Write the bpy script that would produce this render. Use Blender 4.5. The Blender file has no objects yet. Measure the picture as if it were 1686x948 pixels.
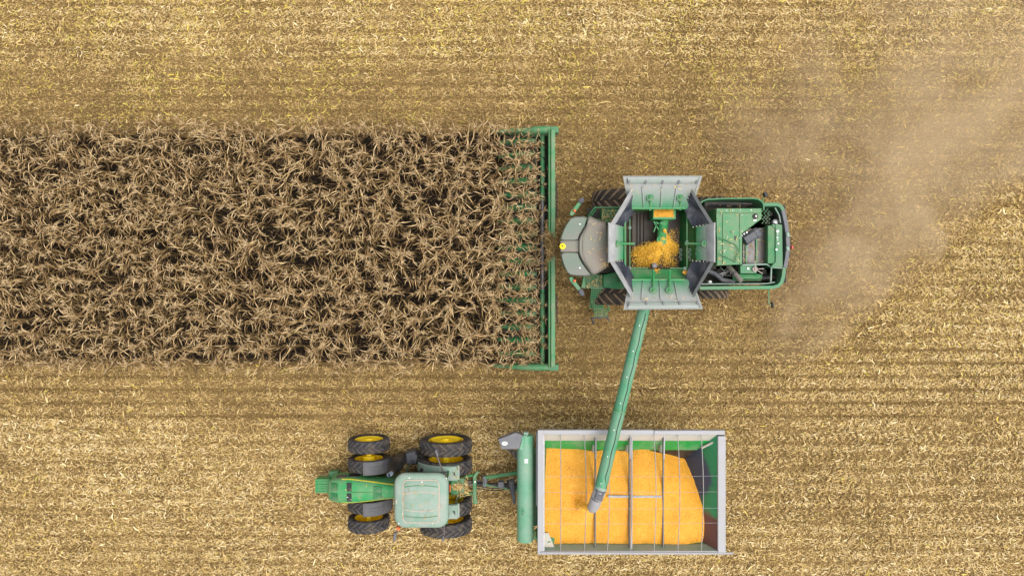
import bpy, math, random
import numpy as np
from math import radians as R, sin, cos, pi
from mathutils import Vector, Matrix

random.seed(7)
rng = np.random.default_rng(7)
SC = bpy.context.scene
COL = SC.collection
HC = 26.2                                    # camera height above the field (m)

# ------------------------------------------------------------------ camera
cam_d = bpy.data.cameras.new("camera")
cam_d.lens = 24.0
cam_d.sensor_width = 36.0
cam_d.sensor_fit = 'HORIZONTAL'
cam_d.clip_start = 0.1
cam_d.clip_end = 2000.0
cam = bpy.data.objects.new("camera", cam_d)
COL.objects.link(cam)
cam.location = (0, 0, HC)
SC.camera = cam

# ------------------------------------------------------------------ world and sun (bright overcast)
SUN_EL, SUN_AZ = 70.0, 105.0                 # azimuth clockwise from +y
w = bpy.data.worlds.new("World")
SC.world = w
w.use_nodes = True
wn, wl = w.node_tree.nodes, w.node_tree.links
wn.clear()
sky = wn.new('ShaderNodeTexSky')
sky.sky_type = 'NISHITA'
sky.sun_disc = False
sky.sun_elevation = R(SUN_EL)
sky.sun_rotation = R(SUN_AZ)
sky.air_density = 1.0
sky.dust_density = 4.0
sky.ozone_density = 1.0
hs = wn.new('ShaderNodeHueSaturation')       # thin overcast: the sky's blue is mostly gone
hs.inputs['Saturation'].default_value = 0.2
bg = wn.new('ShaderNodeBackground')
bg.inputs['Strength'].default_value = 0.15
wo = wn.new('ShaderNodeOutputWorld')
wl.new(sky.outputs[0], hs.inputs['Color'])
wl.new(hs.outputs[0], bg.inputs['Color'])
wl.new(bg.outputs[0], wo.inputs['Surface'])

sun_d = bpy.data.lights.new("sun", 'SUN')
sun_d.energy = 1.15
sun_d.angle = R(55)
sun_d.color = (1.0, 0.965, 0.91)
sun = bpy.data.objects.new("sun", sun_d)
COL.objects.link(sun)
_d = Vector((sin(R(SUN_AZ)) * cos(R(SUN_EL)), cos(R(SUN_AZ)) * cos(R(SUN_EL)), sin(R(SUN_EL))))
sun.rotation_euler = _d.to_track_quat('Z', 'Y').to_euler()
sun.location = _d * 60

SC.view_settings.view_transform = 'Standard'
SC.view_settings.look = 'None'
SC.view_settings.exposure = 0.66
SC.view_settings.gamma = 1.0
SC.view_settings.use_curve_mapping = False
SC.render.engine = 'CYCLES'
SC.cycles.max_bounces = 6
SC.cycles.volume_bounces = 3
SC.cycles.volume_step_rate = 1.0

# ------------------------------------------------------------------ helpers
def P(px, py, z):
    """ground-plan position, at height z, of a point measured on the photograph"""
    s = (HC - z) / 1124.0
    return ((px - 843.0) * s, -(py - 474.0) * s)

def P3(px, py, z):
    x, y = P(px, py, z)
    return (x, y, z)

class MB:
    def __init__(s):
        s.v, s.f, s.m = [], [], []
    def add(s, vs, fs, m=0):
        o = len(s.v)
        s.v += [tuple(v) for v in vs]
        s.f += [tuple(i + o for i in f) for f in fs]
        s.m += [m] * len(fs)
        return s
    def box(s, c, d, rz=0.0, rx=0.0, ry=0.0, m=0):
        M = Matrix.Rotation(rz, 3, 'Z') @ Matrix.Rotation(ry, 3, 'Y') @ Matrix.Rotation(rx, 3, 'X')
        vs = []
        for dz in (-.5, .5):
            for dx, dy in ((-.5, -.5), (.5, -.5), (.5, .5), (-.5, .5)):
                vs.append(Vector(c) + M @ Vector((dx * d[0], dy * d[1], dz * d[2])))
        return s.add(vs, [(3, 2, 1, 0), (4, 5, 6, 7), (0, 1, 5, 4), (1, 2, 6, 5), (2, 3, 7, 6), (3, 0, 4, 7)], m)
    def bb(s, x0, x1, y0, y1, z0, z1, m=0):
        return s.box(((x0 + x1) / 2, (y0 + y1) / 2, (z0 + z1) / 2), (abs(x1 - x0), abs(y1 - y0), abs(z1 - z0)), m=m)
    def loft(s, rings, cap=True, closed=True, m=0):
        n = len(rings[0])
        vs = [p for r in rings for p in r]
        fs = []
        for i in range(len(rings) - 1):
            for j in range(n if closed else n - 1):
                k = (j + 1) % n
                fs.append((i * n + j, i * n + k, (i + 1) * n + k, (i + 1) * n + j))
        if cap:
            fs.append(tuple(range(n - 1, -1, -1)))
            fs.append(tuple((len(rings) - 1) * n + j for j in range(n)))
        return s.add(vs, fs, m)
    def prism(s, poly, z0, z1, m=0):
        a = sum(poly[i][0] * poly[(i + 1) % len(poly)][1] - poly[(i + 1) % len(poly)][0] * poly[i][1] for i in range(len(poly)))
        if a < 0:
            poly = poly[::-1]
        return s.loft([[(x, y, z0) for x, y in poly], [(x, y, z1) for x, y in poly]], m=m)
    def tube(s, pts, r, n=8, cap=True, m=0):
        pts = [Vector(p) for p in pts]
        rs = r if isinstance(r, (list, tuple)) else [r] * len(pts)
        rings = []
        for i, p in enumerate(pts):
            t = (pts[min(i + 1, len(pts) - 1)] - pts[max(i - 1, 0)]).normalized()
            a = Vector((0, 0, 1)) if abs(t.z) < 0.9 else Vector((1, 0, 0))
            u = t.cross(a).normalized()
            v = t.cross(u)
            rings.append([p + (u * cos(2 * pi * k / n) - v * sin(2 * pi * k / n)) * rs[i] for k in range(n)])
        return s.loft(rings, cap=cap, m=m)
    def lathe(s, prof, c, axis='y', n=32, m=0, cap=False):
        rings = []
        for a, r in prof:
            ring = []
            for k in range(n):
                t = 2 * pi * k / n
                if axis == 'y':
                    ring.append((c[0] + r * cos(t), c[1] + a, c[2] + r * sin(t)))
                elif axis == 'z':
                    ring.append((c[0] + r * cos(t), c[1] + r * sin(t), c[2] + a))
                else:
                    ring.append((c[0] + a, c[1] + r * cos(t), c[2] + r * sin(t)))
            rings.append(ring)
        return s.loft(rings, cap=cap, m=m)
    def sheet(s, grid, th=0.01, m=0):
        """grid[i][j] of points, given a thickness downwards"""
        a, b = len(grid), len(grid[0])
        vs = [tuple(p) for r in grid for p in r] + [(p[0], p[1], p[2] - th) for r in grid for p in r]
        o = a * b
        fs = []
        for i in range(a - 1):
            for j in range(b - 1):
                q = (i * b + j, i * b + j + 1, (i + 1) * b + j + 1, (i + 1) * b + j)
                fs.append(q)
                fs.append(tuple(o + k for k in q[::-1]))
        edge = [j for j in range(b)] + [i * b + b - 1 for i in range(1, a)] + [(a - 1) * b + j for j in range(b - 2, -1, -1)] + [i * b for i in range(a - 2, 0, -1)]
        for i in range(len(edge)):
            p, q = edge[i], edge[(i + 1) % len(edge)]
            fs.append((q, p, o + p, o + q))
        return s.add(vs, fs, m)
    def build(s, name, mat, parent=None, smooth=True, bevel=0.0, angle=38):
        mats = mat if isinstance(mat, (list, tuple)) else [mat]
        xs = np.array(s.v)
        c = (xs.min(0) + xs.max(0)) / 2
        me = bpy.data.meshes.new(name)
        me.from_pydata([tuple(p) for p in (xs - c)], [], s.f)
        for m_ in mats:
            me.materials.append(m_)
        if len(mats) > 1:
            me.polygons.foreach_set('material_index', s.m)
        import bmesh
        bm = bmesh.new(); bm.from_mesh(me)
        bmesh.ops.recalc_face_normals(bm, faces=bm.faces)
        bm.to_mesh(me); bm.free()
        if smooth:
            me.shade_smooth()
            me.set_sharp_from_angle(angle=R(angle))
        me.update()
        o = bpy.data.objects.new(name, me)
        COL.objects.link(o)
        o['wc'] = [float(k) for k in c]
        if parent is not None:
            o.parent = parent
            pc = parent['wc']
            o.location = (c[0] - pc[0], c[1] - pc[1], c[2] - pc[2])
        else:
            o.location = tuple(c)
        if bevel:
            b = o.modifiers.new('bevel', 'BEVEL')
            b.width = bevel
            b.segments = 2
            b.limit_method = 'ANGLE'
            b.angle_limit = R(40)
        return o

def tag(o, label=None, cat=None, group=None, kind=None):
    if label: o['label'] = label
    if cat: o['category'] = cat
    if group: o['group'] = group
    if kind: o['kind'] = kind
    return o

def empty(name, loc, parent=None):
    o = bpy.data.objects.new(name, None)
    COL.objects.link(o)
    o.empty_display_size = 0.3
    o['wc'] = [float(k) for k in loc]
    if parent is not None:
        pc = parent['wc']
        o.parent = parent
        o.location = (loc[0] - pc[0], loc[1] - pc[1], loc[2] - pc[2])
    else:
        o.location = loc
    return o

def clone(o, dx, dy, dz, parent):
    c = o.copy()
    COL.objects.link(c)
    c.parent = parent
    c.location = (o.location[0] + dx, o.location[1] + dy, o.location[2] + dz)
    return c

# ------------------------------------------------------------------ materials
def new_mat(name):
    m = bpy.data.materials.new(name)
    m.use_nodes = True
    nt = m.node_tree
    return m, nt, nt.nodes['Principled BSDF']

def ramp(nt, fac, stops):
    r = nt.nodes.new('ShaderNodeValToRGB')
    e = r.color_ramp.elements
    while len(e) > 1:
        e.remove(e[-1])
    e[0].position, e[0].color = stops[0][0], (*stops[0][1], 1)
    for p, c in stops[1:]:
        k = e.new(p)
        k.color = (*c, 1)
    nt.links.new(fac, r.inputs[0])
    return r.outputs[0]

def noise(nt, scale, detail=4, rough=0.6, vec=None, dist=0.0):
    n = nt.nodes.new('ShaderNodeTexNoise')
    n.inputs['Scale'].default_value = scale
    n.inputs['Detail'].default_value = detail
    n.inputs['Roughness'].default_value = rough
    n.inputs['Distortion'].default_value = dist
    if vec is not None:
        nt.links.new(vec, n.inputs['Vector'])
    return n.outputs['Fac']

def objco(nt):
    t = nt.nodes.new('ShaderNodeTexCoord')
    return t.outputs['Object']

def mixc(nt, fac, a, b):
    m = nt.nodes.new('ShaderNodeMix')
    m.data_type = 'RGBA'
    for sock, v in ((0, fac), (6, a), (7, b)):
        if isinstance(v, (tuple, list)):
            m.inputs[sock].default_value = (*v[:3], 1)
        elif isinstance(v, (float, int)):
            m.inputs[sock].default_value = v
        else:
            nt.links.new(v, m.inputs[sock])
    return m.outputs[2]

def mathn(nt, op, a, b=None, clamp=False):
    m = nt.nodes.new('ShaderNodeMath')
    m.operation = op
    m.use_clamp = clamp
    for i, v in enumerate((a, b)):
        if v is None: continue
        if isinstance(v, (float, int)):
            m.inputs[i].default_value = v
        else:
            nt.links.new(v, m.inputs[i])
    return m.outputs[0]

def bump(nt, bsdf, h, strength=0.3, dist=0.01):
    b = nt.nodes.new('ShaderNodeBump')
    b.inputs['Strength'].default_value = strength
    b.inputs['Distance'].default_value = dist
    nt.links.new(h, b.inputs['Height'])
    nt.links.new(b.outputs[0], bsdf.inputs['Normal'])

def paint(name, base, dust=(0.33, 0.27, 0.2), amt=0.35, scale=1.6, rough=0.42, metal=0.0, speck=0.5, spec=0.36, zdust=None):
    """painted or bare metal with an uneven coat of field dust; zdust = (z0, z1) thickens the coat between two heights of the part"""
    m, nt, b = new_mat(name)
    co = objco(nt)
    n1 = noise(nt, scale, 5, 0.62, co)
    n2 = noise(nt, scale * 14, 3, 0.7, co)
    f = mathn(nt, 'ADD', mathn(nt, 'MULTIPLY', n1, 1.5), mathn(nt, 'MULTIPLY', n2, speck))
    f = mathn(nt, 'SUBTRACT', f, 0.75 + speck * 0.5 - amt)
    if zdust:
        sx = nt.nodes.new('ShaderNodeSeparateXYZ')
        nt.links.new(co, sx.inputs[0])
        g = nt.nodes.new('ShaderNodeMapRange')
        g.inputs['From Min'].default_value, g.inputs['From Max'].default_value = zdust
        nt.links.new(sx.outputs[2], g.inputs['Value'])
        f = mathn(nt, 'ADD', mathn(nt, 'MULTIPLY', f, 0.5), mathn(nt, 'MULTIPLY', g.outputs[0], zdust_gain[0]))
    f = mathn(nt, 'MAXIMUM', f, 0.0)
    f = mathn(nt, 'MINIMUM', f, 0.93)
    c = mixc(nt, f, base, dust)
    nt.links.new(c, b.inputs['Base Color'])
    nt.links.new(mathn(nt, 'ADD', mathn(nt, 'MULTIPLY', f, 0.4), rough, True), b.inputs['Roughness'])
    b.inputs['Metallic'].default_value = metal
    b.inputs['Specular IOR Level'].default_value = spec
    bump(nt, b, noise(nt, 3.0, 2, 0.5, co), 0.12, 0.03)
    return m
zdust_gain = [0.95]

GREEN = (0.02, 0.2, 0.066)
M = {}
M['green'] = paint('green_paint', GREEN, amt=0.24)
M['green_deep'] = paint('deep_green_paint', (0.012, 0.15, 0.045), amt=0.12)
M['green_dusty'] = paint('dusty_green_paint', (0.027, 0.185, 0.072), (0.2, 0.21, 0.15), amt=0.26)
M['green_bright'] = paint('bright_green_paint', (0.018, 0.26, 0.075), amt=0.2)
M['green_faded'] = paint('sun_faded_green_paint', (0.12, 0.262, 0.18), (0.34, 0.34, 0.305), amt=0.46, scale=2.2)
M['cart_green'] = paint('cart_green_paint', (0.085, 0.285, 0.16), (0.33, 0.36, 0.3), amt=0.25, scale=1.2)
M['pipe_green'] = paint('pipe_green_paint', (0.045, 0.235, 0.115), (0.27, 0.3, 0.24), amt=0.26, scale=1.0)
M['roof_dust'] = paint('dust_covered_roof', (0.10, 0.17, 0.12), (0.25, 0.205, 0.175), amt=0.75, scale=1.1)
M['roof_front'] = paint('dusty_visor_paint', (0.045, 0.165, 0.088), (0.205, 0.195, 0.175), amt=0.75, scale=1.0)
M['yellow'] = paint('yellow_paint', (0.97, 0.71, 0.012), (0.6, 0.42, 0.1), amt=0.05, scale=3)
M['panel'] = paint('dust_coated_tank_panel', (0.03, 0.22, 0.085), (0.33, 0.325, 0.315), amt=0.12, scale=2.0, zdust=(-0.34, 0.15))
M['tank_wall'] = paint('tank_green', (0.012, 0.17, 0.045), (0.2, 0.15, 0.08), amt=0.16, scale=2.4)
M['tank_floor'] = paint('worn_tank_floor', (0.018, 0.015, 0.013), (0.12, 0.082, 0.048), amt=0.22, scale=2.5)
M['rubber'] = paint('tyre_rubber', (0.024, 0.024, 0.028), (0.2, 0.15, 0.1), amt=0.15, scale=3.5, rough=0.72, spec=0.3)
M['tread'] = paint('tyre_lugs', (0.05, 0.05, 0.056), (0.22, 0.17, 0.11), amt=0.16, scale=3.5, rough=0.7, spec=0.3)
M['tread_dirty'] = paint('dusty_tyre_lugs', (0.06, 0.052, 0.045), (0.3, 0.2, 0.115), amt=0.42, scale=3.5, rough=0.75, spec=0.3)
M['rubber_dirty'] = paint('dirt_caked_rubber', (0.018, 0.016, 0.015), (0.12, 0.08, 0.045), amt=0.15, scale=3.5, rough=0.75, spec=0.3)
M['flap'] = paint('rubber_flap', (0.022, 0.025, 0.036), (0.22, 0.22, 0.24), amt=0.08, scale=2.6, rough=0.5)
M['flap_edge'] = paint('dusted_flap_edge', (0.22, 0.22, 0.23), (0.5, 0.49, 0.48), amt=0.45, scale=3, rough=0.6)
M['black'] = paint('black_plastic', (0.012, 0.012, 0.013), (0.12, 0.1, 0.075), amt=0.12, scale=3, rough=0.45)
M['dark'] = paint('dark_machinery', (0.012, 0.013, 0.012), (0.09, 0.07, 0.045), amt=0.25, scale=4, rough=0.6)
M['greyplast'] = paint('grey_plastic', (0.11, 0.115, 0.13), (0.22, 0.21, 0.2), amt=0.3, scale=3, rough=0.55)
M['fender_grey'] = paint('dark_grey_fender', (0.07, 0.073, 0.085), (0.16, 0.145, 0.13), amt=0.3, scale=3, rough=0.55)
M['hood_dark'] = paint('charcoal_plastic', (0.05, 0.055, 0.07), (0.2, 0.19, 0.18), amt=0.2, scale=3, rough=0.45)
M['galv'] = paint('pale_galvanised_steel', (0.32, 0.325, 0.345), (0.40, 0.365, 0.34), amt=0.3, scale=1.4, rough=0.55, metal=0.15)
M['steel'] = paint('bright_steel', (0.5, 0.5, 0.52), (0.4, 0.34, 0.27), amt=0.25, scale=5, rough=0.35, metal=0.7)
M['bow'] = paint('weathered_bow_steel', (0.22, 0.22, 0.23), (0.4, 0.37, 0.33), amt=0.3, scale=2, rough=0.5, metal=0.3)
M['steel_dark'] = paint('dull_steel', (0.10, 0.10, 0.11), (0.22, 0.18, 0.14), amt=0.25, scale=5, rough=0.4, metal=0.6)
M['exhaust'] = paint('heat_dulled_steel', (0.23, 0.2, 0.18), (0.35, 0.3, 0.25), amt=0.3, scale=5, rough=0.4, metal=0.5)
M['white'] = paint('white_plastic', (0.75, 0.75, 0.72), (0.5, 0.45, 0.4), amt=0.1, scale=6)
M['orange'] = paint('orange_lens', (0.75, 0.14, 0.04), amt=0.1, rough=0.3)
M['red'] = paint('red_lens', (0.5, 0.03, 0.02), amt=0.1, rough=0.3)
M['pink'] = paint('dirt_line', (0.5, 0.4, 0.33), (0.35, 0.3, 0.22), amt=0.3, scale=6, rough=0.8)
M['stripe'] = paint('yellow_stripe', (0.72, 0.66, 0.03), amt=0.1, scale=4)
M['hopper_n'] = paint('hopper_green', (0.015, 0.26, 0.05), (0.45, 0.38, 0.33), amt=0.05, scale=1.5)
M['hopper_lip'] = paint('worn_pale_hopper_lip', (0.36, 0.4, 0.35), (0.55, 0.42, 0.33), amt=0.42, scale=1.7)
M['cap_blue'] = paint('blue_grey_metal', (0.22, 0.3, 0.38), amt=0.15, rough=0.35, metal=0.3)

def glass_mat():
    m, nt, b = new_mat('dark_cab_glass')
    b.inputs['Base Color'].default_value = (0.012, 0.016, 0.018, 1)
    b.inputs['Roughness'].default_value = 0.06
    b.inputs['Specular IOR Level'].default_value = 0.8
    return m
M['glass'] = glass_mat()

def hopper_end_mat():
    """green end wall coloured navy in a rounded patch and rust towards the near side"""
    m, nt, b = new_mat('navy_hopper_end')
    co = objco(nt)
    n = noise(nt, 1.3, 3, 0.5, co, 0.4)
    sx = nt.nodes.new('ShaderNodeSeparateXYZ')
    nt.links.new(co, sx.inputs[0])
    # the navy is a rounded patch that leaves the outer corner green
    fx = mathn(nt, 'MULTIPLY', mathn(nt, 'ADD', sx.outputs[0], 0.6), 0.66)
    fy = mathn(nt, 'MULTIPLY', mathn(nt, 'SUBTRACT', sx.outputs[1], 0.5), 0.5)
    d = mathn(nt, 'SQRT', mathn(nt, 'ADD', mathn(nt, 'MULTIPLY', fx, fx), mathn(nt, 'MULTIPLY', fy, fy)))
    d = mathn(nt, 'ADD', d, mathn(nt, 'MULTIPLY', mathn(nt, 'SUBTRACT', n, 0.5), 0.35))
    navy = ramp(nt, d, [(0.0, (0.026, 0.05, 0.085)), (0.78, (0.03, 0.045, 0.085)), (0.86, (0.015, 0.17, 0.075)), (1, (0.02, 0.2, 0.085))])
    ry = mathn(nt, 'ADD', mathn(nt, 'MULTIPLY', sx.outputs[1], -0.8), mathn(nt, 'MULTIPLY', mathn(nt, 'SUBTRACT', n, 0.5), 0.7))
    reddish = ramp(nt, ry, [(0.55, (0, 0, 0)), (0.75, (1, 1, 1))])
    c = mixc(nt, reddish, navy, (0.11, 0.045, 0.04))
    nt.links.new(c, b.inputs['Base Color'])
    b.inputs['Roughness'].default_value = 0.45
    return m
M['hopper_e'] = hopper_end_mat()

def grain_mat(name='maize_grain'):
    m, nt, b = new_mat(name)
    co = objco(nt)
    big = noise(nt, 1.6, 3, 0.5, co)
    v = nt.nodes.new('ShaderNodeTexVoronoi')
    v.inputs['Scale'].default_value = 34
    nt.links.new(co, v.inputs['Vector'])
    fine = noise(nt, 45, 2, 0.7, co)
    sep = nt.nodes.new('ShaderNodeSeparateColor')
    nt.links.new(v.outputs['Color'], sep.inputs[0])
    t = mathn(nt, 'ADD', mathn(nt, 'MULTIPLY', sep.outputs[0], 0.45), mathn(nt, 'MULTIPLY', big, 0.6))
    c = ramp(nt, t, [(0.05, (0.58, 0.255, 0.02)), (0.35, (0.68, 0.305, 0.028)), (0.62, (0.75, 0.345, 0.038)), (0.95, (0.82, 0.44, 0.085))])
    # chaff and broken cob specks, gathered in drifts
    drift = noise(nt, 0.9, 3, 0.6, co)
    sp = mathn(nt, 'GREATER_THAN', mathn(nt, 'ADD', fine, mathn(nt, 'MULTIPLY', drift, 0.5)), 0.90)
    c = mixc(nt, mathn(nt, 'MULTIPLY', sp, 0.7), c, (0.16, 0.075, 0.02))
    nt.links.new(c, b.inputs['Base Color'])
    b.inputs['Roughness'].default_value = 0.6
    b.inputs['Specular IOR Level'].default_value = 0.25
    bump(nt, b, v.outputs['Distance'], 0.6, 0.03)
    return m
M['grain'] = grain_mat()

def leaf_mat(name, stops, rough=0.65, dirt=0.3):
    m, nt, b = new_mat(name)
    g = nt.nodes.new('ShaderNodeNewGeometry')
    oi = nt.nodes.new('ShaderNodeObjectInfo')
    r = mathn(nt, 'FRACT', mathn(nt, 'ADD', g.outputs['Random Per Island'], oi.outputs['Random']))
    c = ramp(nt, r, stops)
    n = noise(nt, 9, 3, 0.6, objco(nt))
    c = mixc(nt, mathn(nt, 'MULTIPLY', n, dirt), c, (0.15, 0.09, 0.04))
    nt.links.new(c, b.inputs['Base Color'])
    b.inputs['Roughness'].default_value = rough
    b.inputs['Specular IOR Level'].default_value = 0.25
    return m
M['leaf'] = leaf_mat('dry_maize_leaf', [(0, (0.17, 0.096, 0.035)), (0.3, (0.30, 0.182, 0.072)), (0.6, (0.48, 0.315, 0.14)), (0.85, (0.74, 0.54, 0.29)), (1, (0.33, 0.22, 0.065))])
M['leaf_low'] = leaf_mat('shaded_lower_maize_leaf', [(0, (0.045, 0.026, 0.010)), (0.5, (0.085, 0.051, 0.019)), (1, (0.14, 0.088, 0.033))])  # browner lower leaves, with the shade deep in the crop put into their colour
M['stalk'] = leaf_mat('dry_maize_stalk', [(0, (0.2, 0.135, 0.05)), (1, (0.33, 0.22, 0.08))])
M['tassel'] = leaf_mat('dry_maize_tassel', [(0, (0.44, 0.305, 0.15)), (1, (0.62, 0.47, 0.28))])
M['husk'] = leaf_mat('dry_maize_husk', [(0, (0.44, 0.31, 0.15)), (1, (0.6, 0.47, 0.27))])

def piece_mat():
    m, nt, b = new_mat('maize_residue')
    a = nt.nodes.new('ShaderNodeAttribute')
    a.attribute_name = 'piece_colour'
    nt.links.new(a.outputs['Color'], b.inputs['Base Color'])
    b.inputs['Roughness'].default_value = 0.6
    b.inputs['Specular IOR Level'].default_value = 0.25
    return m
M['piece'] = piece_mat()

def soil_mat():
    m, nt, b = new_mat('soil_and_chaff')
    co = objco(nt)
    n1 = noise(nt, 0.35, 4, 0.6, co)
    n2 = noise(nt, 19, 5, 0.8, co)
    t = mathn(nt, 'ADD', mathn(nt, 'MULTIPLY', n1, 0.2), mathn(nt, 'MULTIPLY', n2, 0.8))
    c = ramp(nt, t, [(0.36, (0.05, 0.031, 0.012)), (0.47, (0.15, 0.094, 0.035)), (0.55, (0.25, 0.162, 0.06)), (0.68, (0.46, 0.32, 0.125))])
    # bare dark soil under the crop, with the crop's shade painted into it
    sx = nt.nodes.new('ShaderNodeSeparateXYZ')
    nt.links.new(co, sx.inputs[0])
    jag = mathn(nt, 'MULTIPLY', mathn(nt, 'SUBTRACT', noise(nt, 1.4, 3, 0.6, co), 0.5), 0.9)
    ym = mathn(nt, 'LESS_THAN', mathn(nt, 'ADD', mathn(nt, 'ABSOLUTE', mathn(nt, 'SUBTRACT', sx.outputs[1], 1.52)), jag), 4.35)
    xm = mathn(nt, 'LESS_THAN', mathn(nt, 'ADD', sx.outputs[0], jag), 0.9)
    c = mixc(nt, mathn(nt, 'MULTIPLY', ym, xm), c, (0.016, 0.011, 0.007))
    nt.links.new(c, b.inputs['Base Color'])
    b.inputs['Roughness'].default_value = 0.9
    b.inputs['Specular IOR Level'].default_value = 0.15
    bump(nt, b, n2, 0.7, 0.05)
    return m
M['soil'] = soil_mat()

# ------------------------------------------------------------------ value noise in numpy
_lat = rng.random((8, 256, 256))
def vnoise(x, y, k=0):
    x0 = np.floor(x).astype(int); y0 = np.floor(y).astype(int)
    fx, fy = x - x0, y - y0
    fx = fx * fx * (3 - 2 * fx); fy = fy * fy * (3 - 2 * fy)
    L = _lat[k]
    a = L[x0 % 256, y0 % 256]; b = L[(x0 + 1) % 256, y0 % 256]
    c = L[x0 % 256, (y0 + 1) % 256]; d = L[(x0 + 1) % 256, (y0 + 1) % 256]
    return (a * (1 - fx) + b * fx) * (1 - fy) + (c * (1 - fx) + d * fx) * fy
def fbm(x, y, k=0, o=4):
    t, amp, s = 0, 0.5, 0
    for i in range(o):
        t = t + amp * vnoise(x * 2 ** i + 13.7 * i, y * 2 ** i + 7.3 * i, (k + i) % 8)
        s += amp; amp *= 0.5
    return t / s
def sstep(a, b, x):
    t = np.clip((x - a) / (b - a), 0, 1)
    return t * t * (3 - 2 * t)

ROW = 0.508                                   # 20-inch rows
ROW0 = -3.385                                 # a stubble row
CORN_ROW = 0.50                               # spacing of the rows still standing
CORN_Y0, CORN_Y1, CORN_X1 = -2.97, 6.02, 0.78

def groove(x, y):
    """0..1: how close to the open furrow along a stubble row, wavering and fading along the field"""
    yy = y + 0.05 * (fbm(x * 0.25, y * 0.05, 1, 3) - 0.5)
    ph = (yy - ROW0) / ROW
    d = np.abs(ph - np.round(ph)) * ROW
    rowid = np.round(ph)
    st = np.exp(-(d / 0.055) ** 2)
    per_row = 0.55 + 0.55 * vnoise(rowid * 3.17 + 40, rowid * 0 + 9.1, 2)
    band = 0.34 + 0.16 * sstep(-5.6, -4.6, y) + 0.8 * sstep(-5.4, -4.7, y) * (1 - sstep(-2.6, -2.0, y)) + 0.35 * sstep(5.6, 6.4, y) * (1 - sstep(7.6, 8.2, y))
    along = 0.65 + 0.5 * sstep(0.35, 0.65, fbm(x * 0.16 + rowid * 5.1, rowid * 2.3, 3, 3))
    return np.clip(st * per_row * band * along, 0, 1)

def big_line(x, y):
    """a few broad old wheel lines where the mat of leaves is torn open"""
    t = 0
    for yc, wd, st in ((9.15, 0.11, 0.9), (-6.72, 0.10, 0.8), (-8.66, 0.06, 0.6), (7.28, 0.06, 0.45), (13.6, 0.12, 0.6), (-7.15, 0.06, 0.5)):
        yy = y - yc + 0.3 * (fbm(x * 0.15 + yc, yc + 0 * x, 4, 3) - 0.5)
        t = t + st * np.exp(-(yy / wd) ** 2) * sstep(0.3, 0.6, fbm(x * 0.3 + 3 * yc, y * 0.4, 5, 3))
    return np.clip(t, 0, 1)

CY_ = 1.47
def track(x, y):
    """lugged tyre print left behind the cart"""
    t = 0
    for yc, hw, up, x0 in ((-5.75, 0.27, 1, 7.4), (-6.45, 0.22, 1, 7.4), (-8.62, 0.25, -1, 7.4), (-8.0, 0.2, -1, 7.4), (CY_ + 1.66, .36, 1, 8.6), (CY_ - 1.66, .36, -1, 8.6)):
        dy = y - yc
        inside = (np.abs(dy) < hw) & (x > x0)
        ph = ((x + up * np.abs(dy) * 0.75) / 0.25) % 1.0
        t = np.where(inside & (ph < 0.42), 0.92, t)
    return t * sstep(0.3, 0.5, fbm(x * 0.3, y * 0.5, 6, 2))

def gz(x, y):
    z = 0.05 * (fbm(x * 0.5, y * 0.5, 0, 3) - 0.5) + 0.05 * (fbm(x * 2.2, y * 2.2, 2, 3) - 0.5)
    z = z - 0.10 * groove(x, y) - 0.09 * big_line(x, y) - 0.03 * track(x, y)
    return z - 0.02

# ------------------------------------------------------------------ field (one sheet to the horizon)
def field():
    far = np.array([-900, -300, -120, -60, -36.0])
    fx = np.concatenate([far, np.arange(-26, 26.01, 0.2), -far[::-1]])
    fy = np.concatenate([far, np.arange(-17, 17.01, 0.05), -far[::-1]])
    X, Y = np.meshgrid(fx, fy)
    Z = gz(X, Y)
    Z = np.where((np.abs(X) > 26.5) | (np.abs(Y) > 17.5), -0.02, Z)
    nx, ny = len(fx), len(fy)
    co = np.stack([X.ravel(), Y.ravel(), Z.ravel()], 1)
    i, j = np.meshgrid(np.arange(nx - 1), np.arange(ny - 1))
    a = (j * nx + i).ravel()
    q = np.stack([a, a + 1, a + nx + 1, a + nx], 1)
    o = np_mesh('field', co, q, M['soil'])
    tag(o, 'harvested maize field of brown soil and chaff under all machines', 'field', kind='structure')

def np_mesh(name, co, quads, mat, smooth=True, parent=None, colour=None, link=True):
    me = bpy.data.meshes.new(name)
    me.vertices.add(len(co))
    me.vertices.foreach_set('co', np.asarray(co, np.float32).ravel())
    n = len(quads)
    me.loops.add(n * 4)
    me.loops.foreach_set('vertex_index', np.asarray(quads, np.int32).ravel())
    me.polygons.add(n)
    me.polygons.foreach_set('loop_start', np.arange(0, n * 4, 4, dtype=np.int32))
    me.update(calc_edges=True)
    if smooth:
        me.shade_smooth()
    if colour is not None:
        at = me.attributes.new('piece_colour', 'FLOAT_COLOR', 'FACE')
        c4 = np.concatenate([colour, np.ones((len(colour), 1))], 1)
        at.data.foreach_set('color', c4.astype(np.float32).ravel())
    me.materials.append(mat)
    if not link:
        return me
    o = bpy.data.objects.new(name, me)
    COL.objects.link(o)
    o['wc'] = [0.0, 0.0, 0.0]
    return o

field()

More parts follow.
